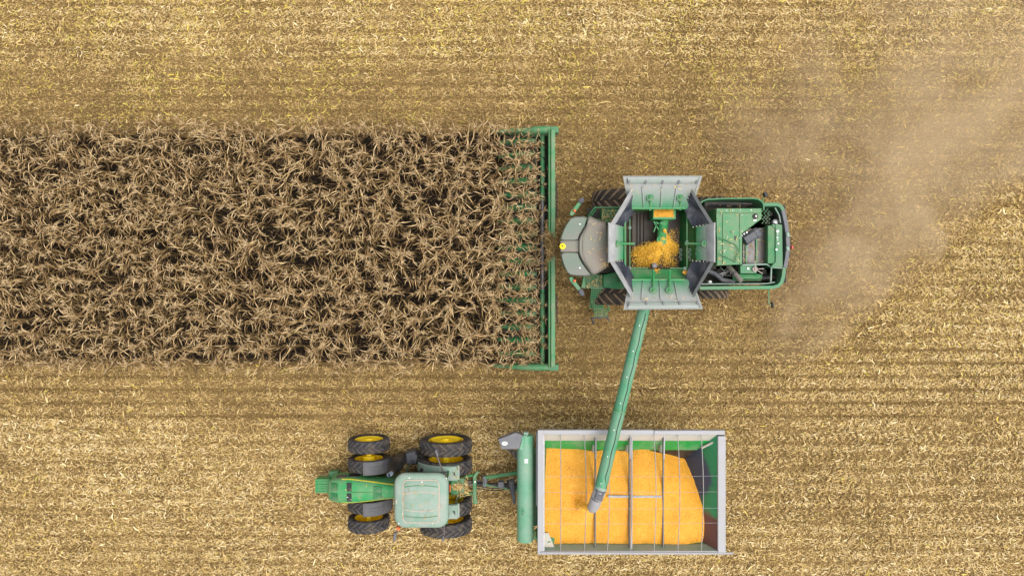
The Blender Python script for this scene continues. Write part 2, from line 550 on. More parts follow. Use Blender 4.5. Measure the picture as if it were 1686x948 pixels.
# ------------------------------------------------------------------ loose crop residue
def paleness(x, y):
    X, Y = 843 + x * 42.9, 474 - y * 42.9
    n = fbm(x * 0.22, y * 0.5, 1, 4) - 0.5
    n2 = fbm(x * 0.9, y * 0.9, 5, 3) - 0.5
    Yw = Y + n * 60
    p = 0.74 - 0.36 * sstep(78, 120, Yw) - 0.12 * sstep(150, 215, Yw)
    # dusty brown swath behind and beside the combine
    mid = sstep(820, 1010, X) * sstep(95, 230, Yw) * (1 - sstep(520, 640, Yw))
    p = p - 0.14 * mid
    p = p + 0.16 * sstep(595, 640, Yw) - 0.02
    p = p + 0.34 * sstep(672, 712, Yw)
    # leafy ground to the right, beyond the swath
    edge = (X - 1310) + (Yw - 560) * 1.05
    right = sstep(-60, 190, edge) * sstep(250, 330, Yw) * (1 - sstep(640, 700, Yw))
    p = p * (1 - right) + right * 0.68
    return np.clip(p + n * 0.42 + n2 * 0.3, 0, 1)

PAL = {
    'dark': np.array([0.105, 0.065, 0.024]), 'brown': np.array([0.265, 0.17, 0.062]), 'tan': np.array([0.465, 0.308, 0.115]),
    'straw': np.array([0.66, 0.47, 0.185]), 'pale': np.array([0.86, 0.715, 0.42]), 'yellow': np.array([0.76, 0.57, 0.10]), 'lime': np.array([0.74, 0.62, 0.13]),
}
def strips(cx, cy, cz, th, L, W, curl, tilt, roll, arch):
    """n strips of two quads (three cross-sections), returned as vertices and quads"""
    n = len(cx)
    co = np.zeros((n, 6, 3))
    for k, s in enumerate((-1.0, 0.0, 1.0)):
        a = th + curl * s
        px = cx + 0.5 * L * s * np.cos(th + curl * s * 0.5) * np.cos(tilt)
        py = cy + 0.5 * L * s * np.sin(th + curl * s * 0.5) * np.cos(tilt)
        pz = cz + 0.5 * L * s * np.sin(tilt) - arch * L * s * s
        ww = W * (1.0 if k == 1 else 0.55) * 0.5
        ox, oy = -np.sin(a), np.cos(a)
        rl = roll * (1 + 0.5 * s)
        co[:, 2 * k, 0] = px + ox * ww * np.cos(rl); co[:, 2 * k, 1] = py + oy * ww * np.cos(rl); co[:, 2 * k, 2] = pz + ww * np.sin(rl)
        co[:, 2 * k + 1, 0] = px - ox * ww * np.cos(rl); co[:, 2 * k + 1, 1] = py - oy * ww * np.cos(rl); co[:, 2 * k + 1, 2] = pz - ww * np.sin(rl)
    b = (np.arange(n) * 6)[:, None]
    q = np.concatenate([b + np.array([[0, 1, 3, 2]]), b + np.array([[2, 3, 5, 4]])], 1).reshape(-1, 4)
    return co.reshape(-1, 3), q

def colours(n, p, yel):
    """colour of each piece from how pale its surroundings are"""
    t = np.clip(rng.normal(0.22 + 0.55 * p, 0.21, n), 0, 1)
    keys = np.array([0, 0.22, 0.48, 0.75, 1.0])
    ramp_ = np.stack([PAL['dark'], PAL['brown'], PAL['tan'], PAL['straw'], PAL['pale']])
    c = np.stack([np.interp(t, keys, ramp_[:, k]) for k in range(3)], 1)
    y = rng.random(n) < yel
    c[y] = np.where(rng.random((y.sum(), 1)) < 0.5, PAL['yellow'], PAL['lime']) * rng.uniform(0.55, 1.05, (y.sum(), 1))
    return c * rng.uniform(0.85, 1.12, (n, 1))

def singles(cx, cy, cz, th, L, W, tilt, roll):
    """n flat flakes of one quad each"""
    n = len(cx)
    dx, dy = np.cos(th) * np.cos(tilt) * L * .5, np.sin(th) * np.cos(tilt) * L * .5
    dz = np.sin(tilt) * L * .5
    ox, oy, oz = -np.sin(th) * np.cos(roll) * W * .5, np.cos(th) * np.cos(roll) * W * .5, np.sin(roll) * W * .5
    co = np.zeros((n, 4, 3))
    for k, (a, b) in enumerate(((-1, -1), (1, -.6), (1, .6), (-1, 1))):
        co[:, k, 0] = cx + a * dx + b * ox; co[:, k, 1] = cy + a * dy + b * oy; co[:, k, 2] = cz + a * dz + b * oz
    q = (np.arange(n) * 4)[:, None] + np.array([[0, 1, 2, 3]])
    return co.reshape(-1, 3), q

def residue():
    N = 1000000
    x = rng.uniform(-24.0, 24.0, N); y = rng.uniform(-14.0, 14.0, N)
    g = np.clip(groove(x, y) * 1.1 + big_line(x, y) + track(x, y), 0, 0.98)
    p = paleness(x, y)
    # between two rows the leaves lie thickest down the middle
    ph = (y - ROW0) / ROW
    mid = 0.5 - 0.5 * np.cos(2 * pi * ph)
    clump = fbm(x * 2.6, y * 2.6, 6, 3)
    dens = (0.5 + 0.4 * p) * (0.70 + 0.30 * mid) * (0.78 + 0.4 * sstep(.3, .62, clump)) * (1 - g)
    incorn = (x < CORN_X1) & (y > CORN_Y0) & (y < CORN_Y1)
    dens = np.where(incorn, 0.03, dens)
    k = rng.random(N) < dens
    x, y, p, clump = x[k], y[k], p[k], clump[k]
    n = len(x)
    u = rng.random(n)
    small = u < 0.62
    L = np.where(small, rng.uniform(0.045, 0.12, n), np.where(u < 0.965, rng.uniform(0.10, 0.21, n), rng.uniform(0.18, 0.34, n)))
    W = np.where(small, rng.uniform(0.012, 0.024, n), np.where(u < 0.965, rng.uniform(0.016, 0.032, n), rng.uniform(0.03, 0.055, n)))
    L, W = L * .86, W * .92
    th = np.where(rng.random(n) < 0.35, rng.normal(0.0, 0.5, n), rng.uniform(0, 2 * pi, n))
    z = gz(x, y) + 0.012 + rng.random(n) ** 2 * (0.06 + 0.09 * p)
    X_, Y_ = 843 + x * 42.9, 474 - y * 42.9
    yel = 0.03 + 0.2 * (Y_ < 210) * sstep(0.35, 0.7, fbm(x * 0.5, y * 0.5, 7, 3)) + 0.06 * (X_ > 1350) * (Y_ < 620)
    c = colours(n, np.clip(p + .3 * (clump - .5) + .16 * (mid[k] - .5), 0, 1), yel)
    tilt, roll = rng.normal(0, 0.22, n), rng.normal(0, 0.55, n)
    a, b = small, ~small
    co1, q1 = singles(x[a], y[a], z[a], th[a], L[a], W[a], tilt[a], roll[a])
    nb = b.sum()
    co2, q2 = strips(x[b], y[b], z[b], th[b], L[b], W[b], rng.normal(0, 0.45, nb), tilt[b] * .8, roll[b], rng.uniform(-0.05, 0.12, nb))
    o = np_mesh('crop_residue', np.concatenate([co1, co2]), np.concatenate([q1, q2 + len(co1)]), M['piece'], smooth=False, colour=np.concatenate([c[a], np.repeat(c[b], 2, 0)]))
    tag(o, 'chopped straw, husks and leaves strewn over the harvested field', 'crop residue', kind='stuff')

def stubble():
    """short cut stalks left standing along every harvested row"""
    r = np.random.default_rng(21)
    X_, Y_ = [], []
    for k in range(-22, 36):
        y = ROW0 + k * ROW
        if abs(y) > 14: continue
        xs = np.arange(-24, 24, .19) + r.normal(0, .04, len(np.arange(-24, 24, .19)))
        xs = xs[r.random(len(xs)) < .8]
        ys = y + r.normal(0, .03, len(xs))
        ok = ~((xs < CORN_X1 + .6) & (ys > CORN_Y0) & (ys < CORN_Y1))
        X_.append(xs[ok]); Y_.append(ys[ok])
    x, y = np.concatenate(X_), np.concatenate(Y_)
    n = len(x)
    z = gz(x, y)
    h = r.uniform(.08, .22, n); rad = r.uniform(.009, .014, n)
    lx, ly = r.normal(.03, .05, n), r.normal(0, .04, n)
    co = np.zeros((n, 8, 3))
    for k, (a, b) in enumerate(((-1, -1), (1, -1), (1, 1), (-1, 1))):
        co[:, k, 0] = x + a * rad; co[:, k, 1] = y + b * rad; co[:, k, 2] = z - .03
        co[:, k + 4, 0] = x + a * rad * .85 + lx; co[:, k + 4, 1] = y + b * rad * .85 + ly; co[:, k + 4, 2] = z + h + .03 * a
    q = (np.arange(n) * 8)[:, None, None] + np.array([[[4, 5, 6, 7], [0, 1, 5, 4], [1, 2, 6, 5], [2, 3, 7, 6], [3, 0, 4, 7]]])
    c = np.stack([np.interp(r.random(n), [0, 1], [.25, .62]), np.zeros(n), np.zeros(n)], 1)
    c[:, 1] = c[:, 0] * .70; c[:, 2] = c[:, 0] * .27
    o = np_mesh('maize_stubble', co.reshape(-1, 3), q.reshape(-1, 4), M['piece'], smooth=False, colour=np.repeat(c, 5, 0))
    tag(o, 'rows of short cut maize stalks standing in the harvested field', 'stubble', kind='stuff')
stubble()
residue()

# ------------------------------------------------------------------ standing maize
def leaf_strip(base, az, L, W, e0, e1, wob, tw, n=7):
    """a dried, arching leaf folded along its midrib: vertices and quads"""
    p = np.array(base, float)
    co = []
    a = az
    for i in range(n + 1):
        s = i / n
        e = e0 + (e1 - e0) * (s ** 0.8)
        a = az + wob * s * s
        t = np.array([cos(e) * cos(a), cos(e) * sin(a), sin(e)])
        side = np.array([-sin(a), cos(a), 0.0])
        up = np.cross(t, side)
        r = tw * s
        sd = side * cos(r) + up * sin(r)
        un = np.cross(sd, t)
        wd = W * 0.5 * (0.55 + 1.2 * s if s < 0.35 else (1 - ((s - 0.35) / 0.65) ** 1.6) * 0.97 + 0.03)
        co += [p + sd * wd - un * wd * 0.35, p.copy(), p - sd * wd - un * wd * 0.35]
        p = p + t * (L / n)
    q = []
    for i in range(n):
        b = i * 3
        q += [(b, b + 1, b + 4, b + 3), (b + 1, b + 2, b + 5, b + 4)]
    return np.array(co), np.array(q)

def tube_np(pts, rs, n=5):
    mb = MB(); mb.tube(pts, rs, n, cap=False)
    return np.array([tuple(v) for v in mb.v]), np.array(mb.f)

def plant(r):
    """one dried maize plant: list of (part name, vertices, quads, material)"""
    H = r.uniform(1.95, 2.3)
    lean = (r.gauss(0, 0.14), r.gauss(0, 0.14))
    def at(h):
        k = (h / H) ** 1.5
        return (lean[0] * k * H * 0.6, lean[1] * k * H * 0.6, h)
    parts = [('stalk', *tube_np([at(0), at(H * 0.35), at(H * 0.7), at(H * 0.93)], [0.014, 0.012, 0.009, 0.006], 5), 'stalk')]
    az = r.uniform(0, 2 * pi)
    nl = r.randint(9, 11)
    for i in range(nl):
        f = i / (nl - 1)
        h = H * (0.34 + 0.56 * f)
        L = (0.72 - 0.36 * f * f) * r.uniform(0.7, 1.1)
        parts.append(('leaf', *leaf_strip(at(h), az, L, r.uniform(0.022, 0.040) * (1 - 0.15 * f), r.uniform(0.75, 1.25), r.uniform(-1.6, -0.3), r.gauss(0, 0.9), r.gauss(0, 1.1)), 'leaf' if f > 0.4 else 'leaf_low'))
        az += pi + r.gauss(0, 0.45)
    co, q = [], []
    for k in range(6):
        c_, q_ = leaf_strip(at(H * 0.9), r.uniform(0, 2 * pi), r.uniform(0.16, 0.28), 0.022, r.uniform(0.9, 1.45), r.uniform(-0.2, 0.9), r.gauss(0, 0.5), r.gauss(0, 1), 4)
        q.append(q_ + sum(len(c) for c in co)); co.append(c_)
    parts.append(('tassel', np.concatenate(co), np.concatenate(q), 'tassel'))
    a = r.uniform(0, 2 * pi); h = H * 0.48
    b = at(h)
    ear = [(b[0] + cos(a) * d, b[1] + sin(a) * d, h + dz) for d, dz in ((0.015, 0.0), (0.06, 0.03), (0.11, 0.02), (0.16, -0.06))]
    parts.append(('ear', *tube_np(ear, [0.012, 0.026, 0.024, 0.006], 5), 'husk'))
    return parts

def maize():
    r = random.Random(11)
    protos = [plant(r) for _ in range(14)]
    spots = []
    for k in range(18):
        yr = CORN_Y0 + 0.25 + k * CORN_ROW
        xs = -23.6 + r.uniform(0, 0.15)
        while xs < CORN_X1:
            thin = float(fbm(np.array(xs * 1.1), np.array(yr * 1.5), 2, 2))
            if r.random() < (0.98 if thin > 0.36 else 0.74):
                xx = xs + r.gauss(0, 0.03)
                yy = yr + r.gauss(0, 0.035)
                # plants already between the snouts are being drawn down and lean into the header
                pull = max(0.0, min(1.0, (xx + 0.75) / 1.3))
                spots.append((xx, yy, r.uniform(0, 2 * pi), r.uniform(0.86, 1.06) * (1 - 0.3 * pull), r.randrange(len(protos)), pull * r.uniform(0.1, 0.55) + r.gauss(0, 0.10) + (r.choice((-1, 1)) * r.uniform(0.4, 0.85) if r.random() < 0.07 else 0)))
            xs += 0.185
    spots.sort(key=lambda s: s[0] ** 2 + s[1] ** 2)
    # plants that one can tell apart nearest under the camera
    meshes = {}
    for pi_, parts in enumerate(protos):
        meshes[pi_] = [(nm, np_mesh(nm, co, q, M[mt], link=False)) for nm, co, q, mt in parts]
    for x, y, a, s, k, tl in spots[:300]:
        e = bpy.data.objects.new('maize_plant', None)
        COL.objects.link(e)
        e.empty_display_size = 0.2
        e.location = (x, y, float(gz(np.array(x), np.array(y))))
        e.rotation_euler = (Matrix.Rotation(tl, 3, 'Y') @ Matrix.Rotation(a, 3, 'Z')).to_euler()
        e.scale = (s, s, s)
        tag(e, 'dry standing maize plant with curled tan leaves near the combine header', 'maize plant', 'standing maize plants at the header')
        for nm, me in meshes[k]:
            o = bpy.data.objects.new(nm, me)
            COL.objects.link(o)
            o.parent = e
    # the rest of the strip
    groups = {}
    for x, y, a, s, k, tl in spots[300:]:
        z = float(gz(np.array(x), np.array(y)))
        ca, sa = cos(a) * s, sin(a) * s
        for nm, co, q, mt in protos[k]:
            g = groups.setdefault(mt, [[], [], 0])
            c = np.empty_like(co)
            c[:, 0] = co[:, 0] * ca - co[:, 1] * sa + x
            c[:, 1] = co[:, 0] * sa + co[:, 1] * ca + y
            c[:, 2] = co[:, 2] * s + z
            if tl:
                dx, dz = c[:, 0] - x, c[:, 2] - z
                c[:, 0] = x + dx * cos(tl) + dz * sin(tl); c[:, 2] = z + dz * cos(tl) - dx * sin(tl)
            g[0].append(c); g[1].append(q + g[2]); g[2] += len(c)
    root = tag(empty('maize_stand', (-10, 1.4, 0)), 'rest of the uncut strip of dry brown maize at left', 'maize crop', kind='stuff')
    for mt, nm in (('leaf', 'leaves'), ('leaf_low', 'lower_leaves'), ('stalk', 'stalks'), ('tassel', 'tassels'), ('husk', 'ears')):
        g = groups[mt]
        o = np_mesh(nm, np.concatenate(g[0]) - np.array([-10, 1.4, 0]), np.concatenate(g[1]), M[mt])
        o.parent = root
        o['kind'] = 'stuff'
maize()

# ------------------------------------------------------------------ wheels
def wheel(parent, cx, cy, r, w, rim_r, face, tyre_mat, nl=20, flip=1, hub_r=0.14, hub_out=0.0, dish=0.25):
    """tyre with chevron lugs, dished rim and hub; face = +1 when the dish opens to +y"""
    e = empty('wheel', (cx, cy, r), parent)
    t = MB()
    half = w / 2
    prof = [(-half * 0.78, rim_r), (-half * 0.98, rim_r + (r - rim_r) * 0.35), (-half, rim_r + (r - rim_r) * 0.62), (-half * 0.93, r * 0.93),
            (-half * 0.6, r * 0.962), (0, r * 0.97), (half * 0.6, r * 0.962), (half * 0.93, r * 0.93), (half, rim_r + (r - rim_r) * 0.62),
            (half * 0.98, rim_r + (r - rim_r) * 0.35), (half * 0.78, rim_r)]
    t.lathe(prof, (cx, cy, r), n=48)
    t.build('tyre', tyre_mat, e)
    t = MB()
    step = 2 * pi / nl
    for k in range(nl):
        for sd in (-1, 1):
            a0 = k * step + (0 if sd > 0 else step / 2)
            rings = []
            for s, rr in ((0.04, r), (0.45, r * 0.995), (0.86, r * 0.975), (1.0, r * 0.90)):
                a = a0 + flip * s * step * 1.15
                lw = 0.036 * (1 + 0.5 * s)
                y = cy + sd * half * s * 0.995
                ring = []
                for da, dr in ((-lw / r * 1.3, -0.07), (-lw / r, 0.012), (lw / r, 0.012), (lw / r * 1.3, -0.07)):
                    ring.append((cx + (rr + dr) * cos(a + da), y, r + (rr + dr) * sin(a + da)))
                rings.append(ring)
            t.loft(rings)
    t.build('tread', M['tread_dirty'] if tyre_mat == M['rubber_dirty'] else M['tread'], e)['kind'] = 'stuff'
    m = MB()
    f = face
    m.lathe([(-f * half * 0.8, rim_r * 1.0), (-f * half * 0.74, rim_r * 0.93), (-f * half * 0.2, rim_r * 0.88), (f * half * 0.2, rim_r * 0.88), (f * half * 0.74, rim_r * 0.93), (f * half * 0.8, rim_r * 1.0)], (cx, cy, r), n=36)
    d = -f * half * dish
    m.lathe([(d + f * half * 0.3, rim_r * 0.885), (d + f * 0.02, rim_r * 0.78), (d, rim_r * 0.45), (d + f * 0.03, hub_r * 1.2), (d + f * 0.03, 0.001)], (cx, cy, r), n=36)
    rim = m.build('rim', M['yellow'], e)
    h = MB()
    yo = d + f * (0.10 + hub_out)
    h.lathe([(d, hub_r * 1.25), (d + f * 0.05, hub_r * 1.2), (d + f * 0.06, hub_r), (yo, hub_r * 0.95), (yo + f * 0.01, 0.001)], (cx, cy, r), n=20)
    for k in range(8):
        a = 2 * pi * k / 8
        h.lathe([(d, 0.018), (d + f * 0.06, 0.018), (d + f * 0.061, 0.001)], (cx + hub_r * 1.6 * cos(a), cy, r + hub_r * 1.6 * sin(a)), n=6)
    h.build('hub', M['yellow'], e)
    return e

def bar(a, b, r, n=8):
    return MB().tube([a, b], r, n)

# ================================================================== combine harvester
CY = 1.47
comb = empty('combine_harvester', (6.2, CY, 0))
tag(comb, 'green combine harvester with open grain tank extensions unloading on the move', 'combine harvester')

def X(px, z): return (px - 843.0) * (HC - z) / 1124.0
def Y(py, z): return -(py - 474.0) * (HC - z) / 1124.0

# chassis and wheels
c = MB()
c.bb(X(985, 1.4), X(1265, 1.4), CY - 0.95, CY + 0.95, 0.75, 1.95)
c.bb(3.9, 4.25, CY - 1.5, CY + 1.5, 0.8, 1.15)
c.bb(7.05, 7.3, CY - 1.35, CY + 1.35, 0.6, 0.85)
c.build('chassis', M['dark'], comb, bevel=0.03)
for sy in (1, -1):
    wheel(comb, X(1019, 1.0), CY + sy * 1.66, 1.0, 0.84, 0.52, sy, M['rubber_dirty'], 18, -1)
    wheel(comb, X(1166, 0.75), CY + sy * 1.56, 0.74, 0.60, 0.38, sy, M['rubber_dirty'], 18, -1)

# feeder house
f = MB()
x0, x1 = 1.55, 3.0
f.loft([[(x0, CY - 0.62, 0.35), (x0, CY + 0.62, 0.35), (x0, CY + 0.62, 0.95), (x0, CY - 0.62, 0.95)],
        [(x1, CY - 0.62, 0.85), (x1, CY + 0.62, 0.85), (x1, CY + 0.62, 1.75), (x1, CY - 0.62, 1.75)]])
f.build('feeder_house', M['green_deep'], comb, bevel=0.02)

# cab: glass box under a bulging roof
zc = 3.45
g = MB()
gp = [P(945, 362, 3.3), P(926, 392, 3.3), P(926, 424, 3.3), P(943, 448, 3.3), P(990, 446, 3.3), P(990, 364, 3.3)]
gl = [P(948, 366, 1.9), P(934, 392, 1.9), P(934, 422, 1.9), P(946, 444, 1.9), P(985, 444, 1.9), P(985, 366, 1.9)]
g.loft([[(x, y, 1.85) for x, y in gl], [(x, y, 3.3) for x, y in gp]])
g.build('cab_glass', M['glass'], comb)
MB().prism([P(940, 360, 1.8), P(930, 405, 1.8), P(940, 450, 1.8), P(995, 450, 1.8), P(995, 360, 1.8)], 1.5, 1.84).build('cab_floor', M['green_deep'], comb, bevel=0.02)

def outline(pts, z, n=None):
    return [(*P(px, py, z), z) for px, py in pts]
# front visor in two halves with a recess between them, and the dust covered rear roof
arc = [(968, 356), (964, 368), (958, 378), (953, 388), (951, 397)]
vis_n = [(941.8, 356.5), (934, 367), (927, 379), (922.5, 392), (921.8, 396.3)]
def domed(poly, z0, z1, inset, name, mat):
    # corners rounded off
    poly = [(a[0] * (1 - k) + b[0] * k, a[1] * (1 - k) + b[1] * k) for a, b in zip(poly, poly[1:] + poly[:1]) for k in (.22, .78)]
    cx = sum(p[0] for p in poly) / len(poly); cy = sum(p[1] for p in poly) / len(poly)
    mb = MB()
    rings = []
    for z, k in ((z0, 0.03), (z0 + (z1 - z0) * 0.45, 0.0), (z0 + (z1 - z0) * 0.85, inset * 0.45), (z1, inset)):
        rings.append([(*P(px + (cx - px) * k, py + (cy - py) * k, z), z) for px, py in poly])
    mb.loft(rings)
    return mb.build(name, mat, comb, angle=50)
domed([(941.8, 356.5), (968, 355.8), (965, 368), (958, 380), (953, 389), (951.5, 396.4), (922, 396.4), (923.2, 390), (928, 377), (935, 365)], 3.3, 3.6, 0.10, 'roof_visor', M['roof_front'])
domed([(922.4, 414.6), (951.5, 414.6), (953, 422), (958, 432), (966, 443), (975, 454.5), (950, 454.5), (936, 452.5), (929, 440), (924.5, 427)], 3.3, 3.6, 0.10, 'roof_visor', M['roof_front'])
MB().prism([P(923, 396.2, 3.45), P(955, 396.2, 3.45), P(955, 414.8, 3.45), P(923, 414.8, 3.45)], 3.28, 3.47).build('roof_recess', M['roof_dust'], comb, bevel=0.015)
domed([(968.5, 355.8), (974, 356.5), (984, 362.5), (1001, 366), (1004, 437), (990, 447), (976, 454), (967, 443.5), (959, 432), (954, 422), (952, 414), (952, 397), (954, 389), (959, 380), (966, 368)], 3.3, 3.63, 0.14, 'roof_panel', M['roof_dust'])
mb = MB()   # pressed rib across the roof
rib = [(968, 368), (961, 380), (957, 392), (956, 405), (957, 418), (962, 431), (970, 444)]
mb.tube([P3(px + 3.5, py, 3.645) for px, py in rib], 0.025, 6)
mb.build('roof_rib', M['roof_dust'], comb)
d = MB()
cx, cy = P(926.3, 405.5, 3.6)
d.lathe([(-0.12, 0.085), (0.0, 0.10), (0.03, 0.10), (0.055, 0.07), (0.062, 0.001)], (cx, cy, 3.58), 'z', 24)
dome = d.build('receiver_dome', M['yellow'], comb)
dome['label'] = 'round yellow receiver dome with a dark mark'
mk = MB()
for (dx, dy, lx, ly, a) in ((-0.03, 0.012, 0.016, 0.05, 0.4), (0.004, 0.02, 0.05, 0.014, 0.5), (0.005, -0.012, 0.05, 0.014, -0.1), (0.012, 0.004, 0.014, 0.06, 0.1)):
    mk.box((cx + dx, cy + dy, 3.645), (lx, ly, 0.012), rz=a)
mk.build('dark_mark', M['dark'], dome)
for px, py in ((955, 369), (955, 441)):
    x, y = P(px, py, 3.62)
    MB().lathe([(0, 0.03), (0.02, 0.025), (0.025, 0.001)], (x, y, 3.595), 'z', 10).build('roof_bolt', M['white'], comb)
# mirror arms with marker lamps
for (b, e_, m_, lamp, s) in (((939.5, 354.5), (954.5, 334), (958.5, 328.5), (946, 347), 1), ((938.5, 456.5), (954.5, 477), (959, 484), (946, 462.3), -1)):
    A, B, C_ = Vector(P3(*b, 3.4)), Vector(P3(*e_, 3.3)), Vector(P3(*m_, 3.2))
    mb = MB()
    u = (B - A).normalized(); v = Vector((-u.y, u.x, 0))
    mb.loft([[p + v * k * wd + Vector((0, 0, dz)) for k, dz in ((-1, -.04), (1, -.04), (1, .04), (-1, .04))] for p, wd in ((A, 0.045), (A + (B - A) * 0.15, 0.075), (B, 0.06))])
    arm = mb.build('mirror_arm', M['green_dusty'] if s < 0 else M['green'], comb, bevel=0.015)
    mm = MB()
    mm.loft([[p + v * k * wd + Vector((0, 0, dz)) for k, dz in ((-1, -.3), (1, -.3), (1, .08), (-1, .08))] for p, wd in ((B - u * 0.01, 0.05), (B + (C_ - B) * 0.35, 0.085), (C_, 0.075), (C_ + u * 0.06, 0.03))])
    mm.build('mirror', M['hood_dark'], arm, bevel=0.02)
    L = P3(*lamp, 3.46)
    MB().lathe([(-0.04, 0.05), (0.02, 0.05), (0.05, 0.03), (0.058, 0.001)], L, 'z', 14).build('marker_lamp', M['orange'], arm)

# access platform and ladder on the near side, rail and step on the far side
def perforated(x0, x1, y0, y1, z0, z1, hole, mb):
    """grid of flat bars from (.., y1, z1) down to (.., y0, z0)"""
    nx = max(2, int((x1 - x0) / hole)); ny = max(2, int((y1 - y0) / hole))
    for i in range(nx + 1):
        x = x0 + (x1 - x0) * i / nx
        mb.loft([[(x - .012, y, z - .02), (x + .012, y, z - .02), (x + .012, y, z + .01), (x - .012, y, z + .01)] for y, z in ((y0, z0), (y1, z1))])
    for j in range(ny + 1):
        t = j / ny
        y = y0 + (y1 - y0) * t; z = z0 + (z1 - z0) * t
        mb.bb(x0, x1, y - .012, y + .012, z - .022, z + .012)
    return mb
z = 1.9
pl = MB(); perforated(X(963, z), X(993, z), Y(474, z), Y(453, z), z, z, 0.075, pl)
pl = pl.build('platform_grating', M['green'], comb, smooth=False)
MB().bb(X(963, z), X(993, z), Y(474, z), Y(453, z), z - .09, z - .07).build('splash_plate', M['tank_wall'], pl)
MB().prism([P(957, 474, 1.9), P(963, 474, 1.9), P(963, 452, 1.9), P(961, 452, 1.9)], 1.7, 1.93).build('platform_edge', M['green'], comb, bevel=0.01)
lad = empty('boarding_ladder', (X(985, 1.2), Y(495, 1.2), 1.0), comb)
xa, xb = X(973, 1.5), X(995, 1.5)
mb = MB(); perforated(xa, xb, Y(507, 1.1), Y(475, 1.75), 1.1, 1.75, 0.075, mb); lg = mb.build('ladder_grating', M['green'], lad, smooth=False)
MB().sheet([[(xa, Y(507, 1.1), 1.02), (xb, Y(507, 1.1), 1.02)], [(xa, Y(475, 1.75), 1.67), (xb, Y(475, 1.75), 1.67)]], .015).build('backing_plate', M['tank_wall'], lg)
mb = MB(); perforated(X(978, .7), X(999, .7), Y(521, .75), Y(508, 1.0), 0.75, 1.0, 0.075, mb); mb.build('ladder_step', M['green'], lad, smooth=False)
for k, (p0, p1) in enumerate((((973, 495), (978, 512)), ((996, 483), (1003, 512)))):
    q = MB()
    q.loft([[(x - .03, y, zz), (x + .03, y, zz), (x + .03, y, zz + .25), (x - .03, y, zz + .25)] for (x, y), zz in ((P(*p0, 1.6), 1.45), (P(*p1, .9), 0.75))])
    q.build('side_plate', M['green'], lad, bevel=0.01)
mb = MB(); mb.tube([P3(974, 524, .6), P3(1002, 521, .6)], 0.035); mb.tube([P3(974, 524, .6), P3(978, 533, .45)], 0.04); mb.tube([P3(998, 521, .6), P3(1003, 528, .5)], 0.04)
mb.build('foot_bracket', M['steel_dark'], lad)
MB().prism([P(993, 452, 2.0), P(993, 473, 2.0), P(1018, 476, 2.0), P(1035, 474, 2.0), P(1030, 444, 2.0)], 1.3, 2.05).build('near_side_body', M['green_deep'], comb, bevel=0.03)
MB().prism([P(990, 344, 2.0), P(1045, 344, 2.0), P(1045, 368, 2.0), P(990, 368, 2.0)], 1.3, 2.0).build('far_side_body', M['green_deep'], comb, bevel=0.03)
mb = MB(); mb.tube([P3(968, 358, 2.3), P3(974, 349, 2.45), P3(979, 342, 2.5), P3(1028, 341.5, 2.5)], 0.03); mb.tube([P3(979, 342, 2.5), P3(979, 342, 1.7)], 0.03); mb.tube([P3(972, 358, 2.3), P3(981, 345, 2.3)], 0.025)
mb.build('handrail', M['green'], comb)
MB().bb(X(966, 1.6), X(992, 1.6), Y(366, 1.6), Y(343, 1.6), 1.5, 1.6).build('rear_step', M['dark'], comb, bevel=0.01)

# grain tank: walls, sloping plates, floor
zr = 3.5
tx0, tx1, ty0, ty1 = X(1031, zr), X(1148, zr), Y(461, zr), Y(342, zr)
tank = empty('grain_tank', ((tx0 + tx1) / 2, (ty0 + ty1) / 2, 1.9), comb)
wl_ = MB()
wl_.bb(tx0 - .06, tx0, ty0 - .06, ty1 + .06, 1.5, zr)
wl_.bb(tx1, tx1 + .06, ty0 - .06, ty1 + .06, 1.5, zr)
wl_.bb(tx0, tx1, ty1, ty1 + .06, 1.5, zr - .004)
wl_.bb(tx0, tx1, ty0 - .06, ty0, 1.5, zr - .004)
wl_.build('tank_wall', M['tank_wall'], tank)
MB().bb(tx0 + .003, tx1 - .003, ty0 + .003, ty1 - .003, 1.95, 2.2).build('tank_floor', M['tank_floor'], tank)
# slopes
MB().sheet([[(tx1 - .004, ty0 + .01, 3.1), (tx1 - .004, ty1 - .01, 3.1)], [(X(1113, 2.0), ty0 + .01, 1.95), (X(1113, 2.0), ty1 - .01, 1.95)]], 0.02).build('rear_slope', M['tank_wall'], tank)
MB().sheet([[(tx0 + .02, ty0 + .004, 3.25), (tx1 - .02, ty0 + .004, 3.25)], [(tx0 + .02, Y(443, 2.9), 2.85), (tx1 - .02, Y(443, 2.9), 2.85)]], 0.02).build('near_slope', M['green_bright'], tank)
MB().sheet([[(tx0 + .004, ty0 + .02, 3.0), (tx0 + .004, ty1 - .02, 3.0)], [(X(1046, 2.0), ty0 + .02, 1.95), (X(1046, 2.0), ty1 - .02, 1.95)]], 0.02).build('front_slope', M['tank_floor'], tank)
mb = MB()
for px in (1047, 1052, 1058):
    mb.bb(X(px, 2), X(px + 2.2, 2), ty0 + .6, ty1 - .05, 2.2, 2.29)
mb.build('floor_rib', M['tank_floor'], tank, bevel=0.008)
